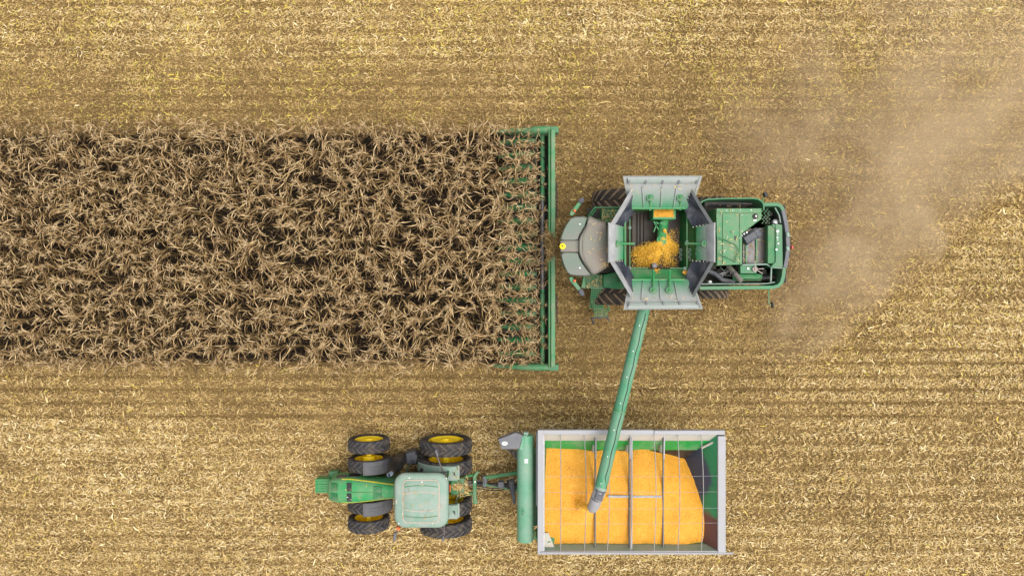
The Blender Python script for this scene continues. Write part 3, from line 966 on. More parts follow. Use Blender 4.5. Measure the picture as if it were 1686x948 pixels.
# cross auger cover on the floor, loading auger box, bubble-up auger
bx = MB(); bx.bb(X(1075, 3.0), X(1113, 3.0), Y(361, 3.0), Y(345, 3.0), 2.3, 3.0)
bx.build('loading_box', M['green_bright'], tank, bevel=0.02)
mb = MB()
mb.tube([P3(1094, 360, 2.55), P3(1091, 375, 2.65), P3(1089, 392, 2.85)], [0.16, 0.17, 0.16], 14)
mb.build('fountain_tube', M['green_bright'], tank)
ax, ay = P(1089, 396, 2.95)
mb = MB(); mb.lathe([(-.06, 0.16), (0.03, 0.17), (0.06, 0.10), (0.10, 0.05), (0.105, 0.001)], (ax, ay, 2.95), 'z', 16); mb.build('fountain_cap', M['green_bright'], tank)
mb = MB()   # deflector fins beside the fountain
for a in (0.3, 1.2, 2.1, 2.9):
    mb.box((P(1082, 372, 2.7)[0] + 0.1 * cos(a * 2), P(1082, 372, 2.7)[1] + 0.12 * sin(a * 3), 2.72), (0.34, 0.03, 0.16), rz=a)
mb.build('deflector_fin', M['green_bright'], tank)
# perforated rung strips up the rear wall
for i, (px, py0, py1, z0, z1) in enumerate(((1120, 410, 428, 2.35, 2.35), (1135, 410, 428, 2.9, 2.9), (1147.5, 404, 424, 3.42, 3.42))):
    s_ = MB(); n = 5
    x0, x1 = X(px - 2, z0), X(px + 2, z0)
    ya, yb = Y(py1, z0), Y(py0, z0)
    for k in range(n + 1):
        yy = ya + (yb - ya) * k / n
        s_.bb(x0, x1, yy - .018, yy + .018, z0 + .02, z0 + .05)
    for k in range(n):
        yy = ya + (yb - ya) * k / n; y2 = ya + (yb - ya) * (k + 1) / n
        xx = x0 if k % 2 else x1
        s_.bb(xx - .014, xx + .014, yy + .018, y2 - .018, z0 + .022, z0 + .048)
    s_.build('climbing_strip', M['green_faded'], tank)
# thin rods that keep the tank square
for (a, b) in (((1037, 352), (1037, 438)), ((1131, 352), (1131, 444)), ((1040, 441.5), (1067, 441.5)), ((1103, 441.5), (1128, 441.5))):
    bar(P3(*a, 3.3), P3(*b, 3.3), 0.018, 6).build('cross_rod', M['green'], tank)
for px, py in ((1037, 375), (1037, 441), (1131, 399), (1128, 442), (1067, 343), (1119, 343)):
    mb = MB(); x, y = P(px, py, 3.34)
    for a in (0, 1.05, 2.1):
        mb.box((x, y, 3.34), (0.13, 0.018, 0.02), rz=a)
    mb.build('rod_clamp', M['green_faded'], tank)
mb = MB(); mb.lathe([(-0.25, 0.09), (0.06, 0.09), (0.07, 0.06), (0.072, 0.001)], P3(1077, 437, 3.1), 'z', 14); mb.build('fill_sensor', M['steel_dark'], tank)
# rim frame
mb = MB()
for (a, b) in (((1040, 343), (1128, 343)), ((1040, 460.5), (1128, 460.5))):
    mb.tube([P3(*a, 3.53), P3(*b, 3.53)], 0.035, 6)
mb.build('hinge_bar', M['green_bright'], tank)

# hinged extension panels, tilted outwards
def ext_panel(hinge, top, zh, zt, ribs, along, lip):
    """hinge/top: two pixel points each; a sheet with pressed ribs and a folded lip"""
    h0, h1 = Vector(P3(*hinge[0], zh)), Vector(P3(*hinge[1], zh))
    t0, t1 = Vector(P3(*top[0], zt)), Vector(P3(*top[1], zt))
    n = (h1 - h0).cross(t0 - h0).normalized()
    if n.z < 0: n = -n
    def at(u, v, d=0.0):
        return h0 * (1 - u) * (1 - v) + h1 * u * (1 - v) + t0 * (1 - u) * v + t1 * u * v + n * d
    mb = MB()
    mb.loft([[at(0, v, -.012), at(1, v, -.012), at(1, v, .012), at(0, v, .012)] for v in (0, 1)])
    o = mb.build('extension_panel', M['panel'], comb)
    if ribs:
        for u in ribs:
            r_ = MB()
            r_.loft([[at(u - .012, v, .013), at(u + .012, v, .013), at(u + .008, v, .055), at(u - .008, v, .055)] for v in (0.06, 0.70)])
            r_.build('pressed_rib', M['panel'], o, bevel=0.008)
    if lip:
        l = MB()
        l.loft([[at(u, .80, .014), at(u, .99, .014), at(u, .93, .085), at(u, .82, .085)] for u in (0.05, 0.95)])
        l.build('stiffener', M['galv'] if lip == 2 else M['panel'], o, bevel=0.02)
        for u in (0.06, 0.28, 0.5, 0.71, 0.94):
            kx = MB(); kx.box(at(u, .87, .09), (0.06, 0.16, 0.06)); kx.build('bracket', M['greyplast'], o, bevel=0.01)
        for u in (0.0, 1.0):
            ed = MB()
            d_ = 0.03 if u == 0 else -0.03
            ed.loft([[at(u, v, -.02), at(u + d_, v, -.02), at(u + d_, v, .03), at(u, v, .03)] for v in (0.0, 0.985)])
            ed.build('side_lip', M['panel'], o)
    return o, at
pn, atn = ext_panel(((1036, 344), (1139, 344)), ((1025.6, 290), (1155.8, 289.6)), 3.5, 4.22, (0.235, 0.5, 0.70), 'x', 1)
ps, ats = ext_panel(((1036, 460), (1139, 460)), ((1026.5, 509.5), (1157, 508.5)), 3.5, 4.22, (0.22, 0.48, 0.71), 'x', 1)
pw, atw = ext_panel(((1026, 374), (1026, 427)), ((1001.5, 366), (1001.5, 432)), 3.5, 4.2, (), 'y', 0)
pe, ate = ext_panel(((1147, 374), (1147, 427)), ((1177.5, 366), (1177.5, 432)), 3.5, 4.2, (), 'y', 0)
for o, at_ in ((pw, atw), (pe, ate)):
    l = MB(); l.loft([[at_(u, .55, .014), at_(u, 1.0, .014), at_(u, 1.0, .04), at_(u, .58, .03)] for u in (0.01, 0.99)]); l.build('dusted_edge', M['flap_edge'], o, bevel=0.005)
# struts from the tank rim to the panels
for (a, b, za, zb) in (((1070.5, 345), (1070.5, 325), 3.45, 3.85), ((1120, 344), (1120, 325), 3.45, 3.85), ((1076, 446), (1076, 478), 3.4, 3.9), ((1102.5, 446), (1102.5, 478), 3.4, 3.9),
                       ((1043, 401), (1015.5, 401), 3.4, 3.9), ((1129.5, 401), (1161, 401), 3.4, 3.9)):
    A, B = P3(*a, za), P3(*b, zb)
    st = bar(A, B, 0.035, 8).build('strut', M['green_bright'], comb)
    for p in (A, B):
        MB().lathe([(-.03, .045), (.03, .045), (.035, .02), (.036, .001)], p, 'z', 10).build('pivot', M['green_deep'], st)
    MB().lathe([(-.04, .12), (-.015, .115), (-.01, .001)], B, 'z', 16).build('pivot_plate', M['green_deep'], st)
# corner flaps of rubber between the panels
def flap(o0, o1, i0, i1, imid, bulge, hem=1):
    nu, nv = 9, 7
    rows = []
    for v in range(nv):
        t = v / (nv - 1)
        row = []
        for u in range(nu):
            k = u / (nu - 1)
            ox = Vector((*[o0[q] + (o1[q] - o0[q]) * k for q in (0, 1)], 0))
            # inner edge: quadratic through i0, imid, i1
            q0 = Vector((*i0, 0)) * ((1 - k) ** 2) + Vector((*imid, 0)) * (2 * k * (1 - k)) + Vector((*i1, 0)) * (k * k)
            p = ox.lerp(q0, t)
            z = 4.18 - 0.72 * t ** 0.8 - bulge * sin(pi * t) * sin(pi * k) + 0.02 * sin(k * 9 + t * 4)
            row.append(P3(p.x, p.y, z))
        rows.append(row)
    mb = MB()
    mb.sheet(rows[hem:], 0.015, 0)
    o = mb.build('corner_flap', M['flap'], comb, angle=60)
    e = MB(); e.sheet(rows[:hem + 1], 0.03, 0); e.build('flap_hem', M['flap_edge'], o)
    bt = MB()
    for (u, s) in ((0, 1), (nu - 1, -1)):
        for v in range(1, nv):
            p = rows[v][u]; bt.box((p[0], p[1], p[2] + .015), (0.035, 0.035, 0.02))
    bt.build('flap_clip', M['exhaust'], o)
flap((1005.5, 368), (1039, 312), (1026, 374), (1046, 338), (1040, 362), 0.12, 2)
flap((1139.4, 311.5), (1174, 367), (1125.5, 341), (1141, 374), (1134, 366), 0.16)
flap((1004.3, 431), (1039.4, 490), (1028, 429), (1047, 465), (1040, 445), 0.12, 2)
flap((1142, 490), (1176, 432), (1127, 463), (1140, 429), (1133, 440), 0.16)

# unloading auger swung out over the cart
A, B = Vector(P3(1062.5, 500, 3.5)), Vector(P3(988, 806, 4.22))
ua = empty('unloading_auger', tuple(A), comb)
AM = A.lerp(B, 0.585)
mb = MB(); mb.tube([A, AM], 0.2, 24); tube1 = mb.build('auger_tube', M['pipe_green'], ua)
mb = MB(); mb.tube([AM, B], 0.2, 24); mb.build('auger_tube', M['pipe_green'], ua)
u = (B - A).normalized(); vv = Vector((u.y, -u.x, 0))
mb = MB(); mb.tube([AM - u * .03, AM + u * .03], 0.222, 24); mb.build('joint_band', M['green'], ua)
mb = MB(); mb.tube([A.lerp(B, .985), A.lerp(B, 1.0)], 0.212, 24); mb.build('end_band', M['green_faded'], ua)
E1 = Vector(P3(983, 818, 4.12)); E2 = Vector(P3(977.5, 832, 3.9))
mb = MB(); mb.tube([B, B.lerp(E1, .5) + Vector((0, 0, .01)), E1], [0.2, 0.2, 0.195], 20); sp = mb.build('spout', M['galv'], ua)
mb = MB(); mb.tube([E1, E2, Vector(P3(975, 836, 3.72))], [0.2, 0.19, 0.165], 20, cap=False); mb.build('rubber_boot', M['galv'], sp)
pp = B.lerp(E1, .45) + Vector((0, 0, .18))
mb = MB(); pp.z += .015; mb.box(pp, (0.27, 0.36, 0.06), rz=math.atan2(u.y, u.x) + pi / 2); mb.build('dark_hatch', M['hood_dark'], sp, bevel=0.04)
cab = []
for k in range(26):
    t = k / 25
    s = 0.045 + 0.012 * sin(k * 1.7)
    q = A.lerp(B, 0.05 + 0.88 * t) + vv * (-s)
    q.z += math.sqrt(max(0.2 ** 2 - s * s, 0.0)) + 0.012
    cab.append(q)
qe = A.lerp(B, .98) - vv * 0.17; qe.z += 0.11; cab.append(qe)
mb = MB(); mb.tube(cab, 0.013, 6); mb.build('cable', M['black'], ua)
mb = MB()
for k in range(7):
    q = A.lerp(B, 0.12 + .14 * k) ; q.z += 0.205
    mb.box(q + vv * 0.06, (.03, .03, .02))
mb.build('tube_bolt', M['steel'], ua)

# rear: side shields, engine bay, deck
zs = 3.0
def shield(pts, z0, z1, th, name, mat, lean=0.0):
    mb = MB()
    rows = [Vector((*P(px, py, z1), 0)) for px, py in pts]
    n = len(rows)
    rings = []
    for i, p in enumerate(rows):
        t = (rows[min(i + 1, n - 1)] - rows[max(i - 1, 0)]).normalized()
        nn = Vector((-t.y, t.x, 0))
        a, b = p + nn * th / 2, p - nn * th / 2
        rings.append([(a.x, a.y, z0), (b.x, b.y, z0), (b.x, b.y, z1), (a.x, a.y, z1)])
    mb.loft(rings)
    return mb.build(name, mat, comb, bevel=0.008, angle=55)
bay_floor = MB(); bay_floor.prism([P(1150, 330, 1.9), P(1292, 338, 1.9), P(1294, 465, 1.9), P(1150, 472, 1.9)], 1.75, 1.95)
bay_floor.build('engine_bay_floor', M['dark'], comb)
shield([(1152, 336), (1157, 331), (1165, 328.3), (1190, 327), (1240, 326.5), (1249, 328), (1255, 332), (1257.5, 337), (1258, 346)], 1.5, 3.1, 0.045, 'side_shield', M['green_dusty'])
shield([(1258, 336.5), (1280, 336.5), (1286, 339), (1290, 346)], 1.5, 3.0, 0.12, 'rear_frame', M['green_dusty'])
shield([(1152, 474.2), (1274, 473), (1282, 470.5), (1287, 465), (1290, 455), (1292, 440)], 1.5, 3.0, 0.12, 'side_shield', M['green_dusty'])
shield([(1152, 467.5), (1262, 467), (1276, 464.5)], 2.75, 2.85, 0.04, 'bay_rail', M['green_faded'])
shield([(1289.5, 345), (1294, 365), (1297, 385), (1298, 405), (1296, 425), (1293, 440)], 1.4, 2.95, 0.13, 'rear_hood', M['greyplast'])
for (px, py) in ((1298, 386), (1298, 409)):
    x, y = P(px, py, 2.96); MB().box((x - .02, y, 2.97), (.12, .16, .06), rz=.3).build('hood_latch', M['green_faded'], comb, bevel=0.03)
x, y = P(1302, 407.5, 2.2); MB().box((x, y, 2.25), (.06, .12, .2)).build('tail_lamp', M['red'], comb, bevel=0.01)
MB().prism([P(1275, 380, 1.2), P(1296, 386, 1.2), P(1296, 424, 1.2), P(1275, 430, 1.2)], 0.7, 1.5).build('chopper_housing', M['dark'], comb, bevel=0.03)
# trough behind the far side shield
MB().bb(X(1160, 2.2), X(1250, 2.2), Y(339, 2.2), Y(330, 2.2), 1.95, 2.2).build('side_trough', M['hood_dark'], comb, bevel=0.03)
bar(P3(1160, 334, 2.4), P3(1238, 335, 2.4), 0.05).build('conveyor_pipe', M['steel_dark'], comb)
# deck plates
zd = 3.3
deck = [(1179, 343), (1254, 343), (1254, 360.5), (1222, 384), (1222, 435), (1180, 437)]
dk = MB(); dk.prism([P(px, py, zd) for px, py in deck], 2.4, zd)
dk = dk.build('engine_deck', M['green'], comb, bevel=0.012)
def plate(poly, z0, z1, name, mat, par, bevel=0.008):
    return MB().prism([P(px, py, z1) for px, py in poly], z0, z1).build(name, mat, par, bevel=bevel)
plate([(1180, 343.5), (1253.5, 343.5), (1253.5, 350), (1180, 350)], zd + .004, zd + .035, 'deck_strip', M['green'], dk)
plate([(1190, 351.5), (1216, 351.5), (1216, 432), (1190, 432)], zd + .004, zd + .03, 'deck_panel', M['green'], dk)
plate([(1179.5, 351.5), (1184, 351.5), (1184, 435.5), (1180.5, 435.5)], zd + .004, zd + .03, 'deck_panel', M['green'], dk)
plate([(1218, 351.5), (1253, 351.5), (1253, 360), (1221.5, 383), (1221.5, 434), (1218, 434)], zd + .004, zd + .026, 'deck_panel', M['green'], dk)
mb = MB()
mb.tube([P3(1181.5, 391, 3.42), P3(1196, 395.5, 3.42), P3(1212, 404, 3.42), P3(1218, 415, 3.42), P3(1211.5, 424, 3.42), P3(1211, 432, 3.38)], 0.02, 6)
mb.tube([P3(1182, 417, 3.42), P3(1211, 430, 3.42)], 0.02, 6)
mb.tube([P3(1181, 390, 3.42), P3(1181, 434, 3.42)], 0.022, 6)
mb.build('deck_handrail', M['green_deep'], dk)
x, y = P(1210, 392, zd); MB().bb(x - .025, x + .025, y - .07, y + .07, zd + .031, zd + .045).build('deck_slot', M['black'], dk)
x, y = P(1243, 356.5, zd); MB().lathe([(0, .095), (.04, .09), (.045, .05), (.046, .001)], (x, y, zd + .027), 'z', 18).build('fuel_cap', M['dark'], dk)
x, y = P(1243.5, 356.3, zd); MB().lathe([(0, .035), (.03, .03), (.035, .001)], (x, y, zd + .073), 'z', 12).build('cap_knob', M['white'], dk)
x, y = P(1242, 363, zd); MB().box((x, y, zd + .045), (.12, .06, .035), rz=.2).build('white_fitting', M['white'], dk, bevel=0.015)
mb = MB()
for px, py in ((1196, 346.5), (1206, 346.5), (1218, 345.5), (1236, 346), (1221, 354), (1221, 381), (1217, 392), (1192, 414), (1187, 352)):
    x, y = P(px, py, zd); mb.lathe([(0, .018), (.012, .016), (.014, .001)], (x, y, zd + .034), 'z', 8)
mb.build('deck_bolt', M['steel'], dk)
# recessed walkway and green rear cabinet
plate([(1223, 378), (1262, 374), (1262, 434), (1223, 434)], 2.5, 2.62, 'walkway', M['steel_dark'], comb)['label'] = 'dusty dark walkway floor in the engine bay'
for x0, x1 in ((1227.5, 1230.5), (1244.5, 1247.5)):
    plate([(x0, 376), (x1, 376), (x1, 433.5), (x0, 433.5)], 2.62, 2.68, 'floor_bar', M['green'], comb)
cb = MB()
cb.loft([[(*P(px, py, z), z) for px, py, z in ((1258, y_, 2.55), (1264, y_, 3.0), (1276, y_, 3.05), (1276, y_, 2.2))] for y_ in (371, 434)])
cb.build('rear_cabinet', M['green'], comb, bevel=0.02)
plate([(1277, 368), (1288, 370), (1289, 439), (1268, 440.5), (1277, 431)], 2.2, 3.1, 'rear_panel', M['green_dusty'], comb, 0.015)
plate([(1270, 369.5), (1276.5, 369.5), (1276.5, 377)], 2.8, 3.08, 'corner_gusset', M['green_dusty'], comb, 0.01)
for px, py, r_ in ((1280, 381, .055), (1279.5, 391, .03), (1281, 401, .035), (1278, 411, .04), (1280, 386, .02), (1280, 395, .02)):
    x, y = P(px, py, 3.1); MB().lathe([(0, r_), (.03, r_ * .9), (.034, .001)], (x, y, 3.102), 'z', 10).build('panel_bolt', M['white'], comb)
for px, py, h in ((1262, 348, 2.5), (1268, 352, 2.6), (1261, 358, 2.6), (1264, 366, 2.55)):
    x, y = P(px, py, h); MB().box((x, y, h - .3), (.2, .17, .6), rz=.3).build('engine_block', M['dark'], comb, bevel=0.03)
mb = MB()
for i in range(5):
    for j in range(8):
        x, y = P(1255 + i * 2.8, 345 + j * 3.2, 2.75)
        if (i + j) % 2: mb.box((x, y, 2.72 + .03 * ((i * 3 + j) % 3)), (.035, .04, .05), rz=i * j)
mb.build('engine_fittings', M['green_deep'], comb)
x, y = P(1277, 365.5, 2.75); MB().lathe([(-.2, .10), (0, .1), (.03, .06), (.032, .001)], (x, y, 2.75), 'z', 14).build('filter_cap', M['steel'], comb)
mb = MB(); mb.tube([P3(1276, 342, 2.9), P3(1283, 355, 2.9), P3(1285, 367, 2.9)], 0.025, 6); mb.build('stay_rod', M['green_faded'], comb)
# air cleaner
ang = math.atan2(0.55, 0.85)
cx, cy = P(1239, 388.5, 3.3)
ac = MB()
dr = Vector((cos(ang), sin(ang), 0)); sd = Vector((-sin(ang), cos(ang), 0))
def octo(c_, a, b): return [c_ + sd * (a * k1) + Vector((0, 0, b * k2)) for k1, k2 in ((-1, -.5), (-1, .5), (-.6, 1), (.6, 1), (1, .5), (1, -.5), (.6, -1), (-.6, -1))]
c0 = Vector((cx, cy, 3.15))
ac.loft([octo(c0 + dr * t, a, b) for t, a, b in ((-.30, .14, .16), (-.29, .17, .19), (-.1, .175, .195), (-.09, .165, .185), (.12, .165, .185), (.13, .18, .2), (.26, .17, .19), (.32, .12, .14))])
aco = ac.build('air_cleaner', M['hood_dark'], comb, angle=30)
mb = MB()
for t in (-.26, -.16, -.06):
    q = c0 + dr * t + sd * 0.19; mb.box(q, (.05, .05, .1), rz=ang)
mb.build('clip', M['steel'], aco)
# near side bay: exhaust, muffler box, hoses, battery platform
plate([(1219, 435.5), (1246, 435.5), (1246, 450), (1219, 450)], 2.6, 2.85, 'filler_platform', M['green_dusty'], comb, 0.01)
x, y = P(1231.5, 442, 2.86); MB().lathe([(0, .045), (.03, .04), (.034, .001)], (x, y, 2.855), 'z', 12).build('filler_cap', M['white'], comb)
x, y = P(1243, 443, 2.9)
mb = MB(); mb.lathe([(0, .09), (.06, .09), (.07, .04), (.10, .03), (.102, .001)], (x, y, 2.855), 'z', 16)
for a in (0.05, -0.55, 1.6): mb.box((x + .17 * cos(a), y + .17 * sin(a), 2.93), (.24, .025, .03), rz=a)
mb.build('filter_head', M['exhaust'], comb)
mb = MB(); mb.tube([P3(1222, 436, 2.95), P3(1262, 435, 2.95), P3(1270, 440, 2.95), P3(1290, 441, 2.95)], 0.03, 6); mb.build('bay_rail', M['green_faded'], comb)
mb = MB(); mb.tube([P3(1270, 441, 2.9), P3(1269, 464, 2.85)], 0.03, 6); mb.build('bay_rail', M['green_faded'], comb)
mb = MB()
mb.loft([[(*P(px, py, z), z) for px, py, z in ((xp, 463.5, 2.5), (xp, 458 if k else 454, 2.78), (xp, 451 if k else 453, 2.72), (xp, 450, 2.4))] for xp, k in ((1206, 0), (1212, 1), (1249, 1), (1255, 0))])
mb.build('muffler_box', M['green'], comb, bevel=0.02)
mb = MB(); mb.tube([P3(1253, 457.5, 2.55), P3(1276, 457, 2.5), P3(1284, 455, 2.3)], 0.11, 12); mb.build('outlet_pipe', M['black'], comb)
mb = MB(); mb.tube([P3(1199, 438, 2.8), P3(1206, 446, 3.0), P3(1221, 463, 3.2)], 0.085, 14); ex = mb.build('exhaust_pipe', M['exhaust'], comb)
mb = MB(); mb.tube([P3(1208.5, 449, 3.03), P3(1210.5, 451.3, 3.06)], 0.1, 14); mb.build('pipe_clamp', M['steel_dark'], ex)
mb = MB(); mb.tube([P3(1163, 444, 2.6), P3(1178, 451, 2.65), P3(1190, 461, 2.6), P3(1208, 464, 2.5)], 0.085, 12); mb.build('intake_hose', M['hood_dark'], comb)
mb = MB()
rr_ = random.Random(3)
for k in range(9):
    p = P3(rr_.uniform(1178, 1205), rr_.uniform(439, 455), rr_.uniform(2.2, 2.5)); q = P3(rr_.uniform(1178, 1212), rr_.uniform(439, 458), rr_.uniform(2.3, 2.5))
    m_ = [(p[i] + q[i]) / 2 for i in range(3)]; m_[2] += .1
    mb.tube([p, m_, q], 0.02, 5)
mb.build('engine_wiring', M['steel'], comb)
for px, py, h, s_ in ((1175, 440, 2.4, .2), (1185, 446, 2.3, .22), (1196, 447, 2.35, .2), (1215, 441, 2.5, .16), (1258, 448, 2.3, .22)):
    x, y = P(px, py, h); MB().box((x, y, h - .2), (s_, s_ * .8, .4), rz=px).build('engine_block', M['dark'], comb, bevel=0.02)
x, y = P(1169.5, 464.5, 2.6); MB().lathe([(-.2, .06), (0, .06), (.02, .03), (.021, .001)], (x, y, 2.6), 'z', 10).build('white_cap', M['white'], comb)
# warning lamp stalks at the rear
mb = MB(); mb.tube([P3(1256, 336, 2.9), P3(1257, 324, 2.8)], 0.02, 6); s1 = mb.build('lamp_stalk', M['green'], comb)
x, y = P(1260, 320.5, 2.8); MB().box((x, y, 2.8), (.12, .16, .18), rz=.5).build('lamp_head', M['black'], s1, bevel=0.02)
mb = MB(); mb.tube([P3(1265.5, 474, 2.4), P3(1265.5, 500, 2.3), P3(1270, 501.5, 2.3)], 0.022, 6); s2 = mb.build('lamp_stalk', M['green'], comb)
x, y = P(1271.5, 502, 2.3); MB().box((x, y, 2.3), (.06, .2, .16), rz=.15).build('lamp_head', M['black'], s2, bevel=0.02)

# grain in the tank
gt = MB()
x0, x1, y0, y1 = X(1076.5, 3.02), X(1110, 3.02), Y(357.5, 3.02), Y(345, 3.02)
n = 10
rows = [[(x0 + (x1 - x0) * i / n, y0 + (y1 - y0) * j / 4, 3.0 + .10 * sin(pi * i / n) * sin(pi * (j + .4) / 4.8) + .02 * sin(i * 2.1 + j)) for j in range(5)] for i in range(n + 1)]
gt.sheet(rows, 0.1)
o = gt.build('grain_pile', M['grain'], None); tag(o, 'small yellow grain pile on the loading box inside the combine tank', 'grain')
o2 = MB(); x, y = P(1133, 449, 3.2)
o2.loft([[(x - .2, y + .05, 3.3), (x, y + .08, 3.32), (x + .18, y + .06, 3.33)], [(x - .22, y, 3.31), (x, y - .02, 3.36), (x + .15, y - .02, 3.37)], [(x - .05, y - .12, 3.33), (x + .03, y - .13, 3.35), (x + .1, y - .1, 3.36)]], cap=False, closed=False)
o2 = o2.build('grain_pile', M['grain'], None); tag(o2, 'small grain heap caught in the rear near corner of the tank', 'grain')
x, y = P(1081.5, 452, 3.1)
mb = MB()
rr_ = random.Random(5)
for k in range(26):
    a, b = rr_.gauss(0, .05), rr_.uniform(-.2, .2)
    zz = 3.0 + (-b) * .6
    mb.lathe([(-.02, .001), (0, .035), (.03, .02), (.034, .001)], (x + a, y + b, zz), 'z', 5)
o3 = mb.build('grain_clumps', M['grain'], None, smooth=False); tag(o3, 'yellow grain clumps beside the strut on the near tank slope', 'grain')

def tank_grain():
    """kernels lying on and thrown over the tank floor by the fountain auger"""
    r = np.random.default_rng(5)
    n = 9000
    src = np.array(P(1089, 400, 2.9))
    # three fans: towards the front near corner, along the front, and to the rear
    pts = []
    for (ax_, ay_, bx_, by_, wd, cnt) in ((1089, 398, 1073, 436, 9, 4200), (1086, 400, 1049, 421, 15, 5200), (1091, 393, 1110, 411, 11, 6200), (1094, 378, 1097, 397, 5, 3000), (1085, 414, 1052, 433, 18, 3000), (1092, 405, 1104, 440, 16, 1500), (1088, 402, 1062, 432, 15, 2500), (1090, 396, 1110, 385, 14, 500)):
        t = r.random(cnt)
        px = ax_ + (bx_ - ax_) * t + r.normal(0, 1, cnt) * wd * (0.25 + t * 0.75) * 0.55
        py = ay_ + (by_ - ay_) * t + r.normal(0, 1, cnt) * wd * (0.25 + t * 0.75) * 0.45
        z = 2.95 - 0.68 * t + r.uniform(0, .12, cnt)
        pts.append(np.stack([px, py, z], 1))
    p = np.concatenate(pts)
    p = p[(p[:, 0] > 1036 + r.exponential(4, len(p))) & (p[:, 0] < 1118) & (p[:, 1] > 348) & (p[:, 1] < 441)]
    s = (HC - p[:, 2]) / 1124
    x, y, z = (p[:, 0] - 843) * s, -(p[:, 1] - 474) * s, p[:, 2]
    n = len(x)
    sz = r.uniform(0.007, 0.014, n)
    th = r.uniform(0, pi, n)
    co, q = strips(x, y, z, th, sz * 2.0, sz * 1.5, np.zeros(n), r.normal(0, .4, n), r.normal(0, .4, n), np.full(n, .1))
    o = np_mesh('thrown_grain', co, q, M['grain_k'], smooth=False)
    tag(o, 'spray of orange grain thrown across the combine tank floor', 'grain', kind='stuff')
M['grain_k'] = leaf_mat('loose_maize_kernels', [(0, (0.7, 0.34, 0.02)), (0.4, (0.86, 0.46, 0.03)), (0.8, (0.92, 0.55, 0.06)), (1, (0.95, 0.68, 0.16))], 0.5, 0.1)
tank_grain()

# ================================================================== maize header
hd = empty('maize_header', (1.1, 1.43, 0))
tag(hd, 'wide green maize header cutting the edge of the standing rows', 'header')
hy0, hy1 = Y(606, 1.2), Y(212, 1.2)
MB().bb(1.34, 1.42, hy0, hy1, 0.25, 1.15).build('back_sheet', M['green_deep'], hd, bevel=0.01)
MB().bb(1.33, 1.41, hy0 + .02, hy1 - .02, 1.153, 1.27).build('lower_beam', M['tank_wall'], hd, bevel=0.015)
MB().bb(1.42, 1.575, hy0 + .05, hy1 - .05, 1.16, 1.36).build('top_beam', M['green'], hd, bevel=0.02)
MB().bb(0.72, 1.34, hy0 + .1, hy1 - .1, 0.22, 0.28).build('trough', M['dark'], hd)
ax_ = X(893.5, .8)
core = MB(); core.lathe([(hy0 + .1, .085), (hy1 - .1, .085)], (ax_, 0, .72), 'y', 18, cap=True)
au = empty('cross_auger', (ax_, 1.43, .72), hd)
L3 = (hy1 - hy0) / 3
for (a, b, m_) in ((hy0 + .1, hy0 + L3 - .05, 'green_deep'), (hy0 + L3 - .05, hy1 - L3 + .35, 'steel_dark'), (hy1 - L3 + .35, hy1 - .1, 'green_deep')):
    k = MB(); k.lathe([(a, .09), (b, .09)], (ax_, 0, .72), 'y', 18, cap=True); k.build('auger_core', M[m_], au)
for sgn, ya, yb in ((1, hy0 + .12, 1.0), (-1, hy1 - .12, 1.9)):
    fl = MB(); n = int(abs(yb - ya) / 0.5 * 20)
    vs, fs = [], []
    for i in range(n + 1):
        t = i / n; y = ya + (yb - ya) * t; a = sgn * t * abs(yb - ya) / 0.5 * 2 * pi
        for r_ in (.09, .19):
            vs.append((ax_ + r_ * cos(a), y, .72 + r_ * sin(a)))
    for i in range(n):
        fs.append((2 * i, 2 * i + 1, 2 * i + 3, 2 * i + 2))
    fl.add(vs, fs); fl.build('auger_flight', M['dark'], au)
# row units and snouts
def snout(y, par, name='snout'):
    xs = [X(884, .75), X(872, .75), X(855, .65), X(835, .45), X(820, .28), X(813, .18)]
    ws = [.13, .15, .145, .11, .065, .015]
    hs_ = [.62, .66, .62, .48, .30, .18]
    rings = []
    for x, w_, h in zip(xs, ws, hs_):
        ring = []
        for k in range(9):
            a = pi * k / 8
            ring.append((x, y - w_ * cos(a), max(.12, h - .30 + .30 * sin(a) * (w_ / .17))))
        ring += [(x, y + w_, .12), (x, y - w_, .12)]
        rings.append(ring)
    mb = MB(); mb.loft(rings)
    return mb.build(name, M['green_deep'], par, angle=50)
s0 = None
for k in range(17):
    y = CORN_Y0 + .25 + (k + .5) * CORN_ROW
    if s0 is None:
        s0 = snout(y, hd); ys0 = y
    else:
        clone(s0, 0, y - ys0, 0, hd)
ru = None
for k in range(18):
    y = CORN_Y0 + .25 + k * CORN_ROW
    if ru is None:
        mb = MB(); mb.bb(X(830, .4), X(885, .4), y - .13, y - .05, .25, .4); mb.bb(X(830, .4), X(885, .4), y + .05, y + .13, .25, .4); mb.bb(X(878, .4), X(886, .4), y - .2, y + .2, .25, .5)
        ru = mb.build('row_unit', M['dark'], hd, bevel=0.01); yr0 = y
    else:
        clone(ru, 0, y - yr0, 0, hd)
# end dividers
for (pts, nm) in (([(811, 216.5, 2.0), (835, 216.5, 3.2), (858, 215.5, 4), (878, 214.6, 5.4), (880, 214.4, 6), (905, 214, 6.3)], 0), ([(811, 601.5, 1.4), (830, 602.5, 3.4), (860, 604, 5), (880, 604.4, 5.6), (905, 604.6, 5.6)], 1)):
    mb = MB(); rings = []
    for px, py, hw in pts:
        z = .25 + .8 * min(1, (px - 805) / 75)
        x, y = P(px, py, z); r_ = hw * .0226
        rings.append([(x, y + r_ * cos(a), max(.1, z + r_ * 1.3 * sin(a))) for a in (pi * i / 8 for i in range(9))] + [(x, y - r_, .1), (x, y + r_, .1)])
    mb.loft(rings)
    dv = mb.build('end_divider', M['green'], hd, angle=50)
    x, y = P(pts[-1][0] + 8, pts[-1][1], 1.1)
    MB().box((x - .02, y, .95), (.34, .24, .42)).build('end_cap', M['green_dusty'], dv, bevel=0.03)
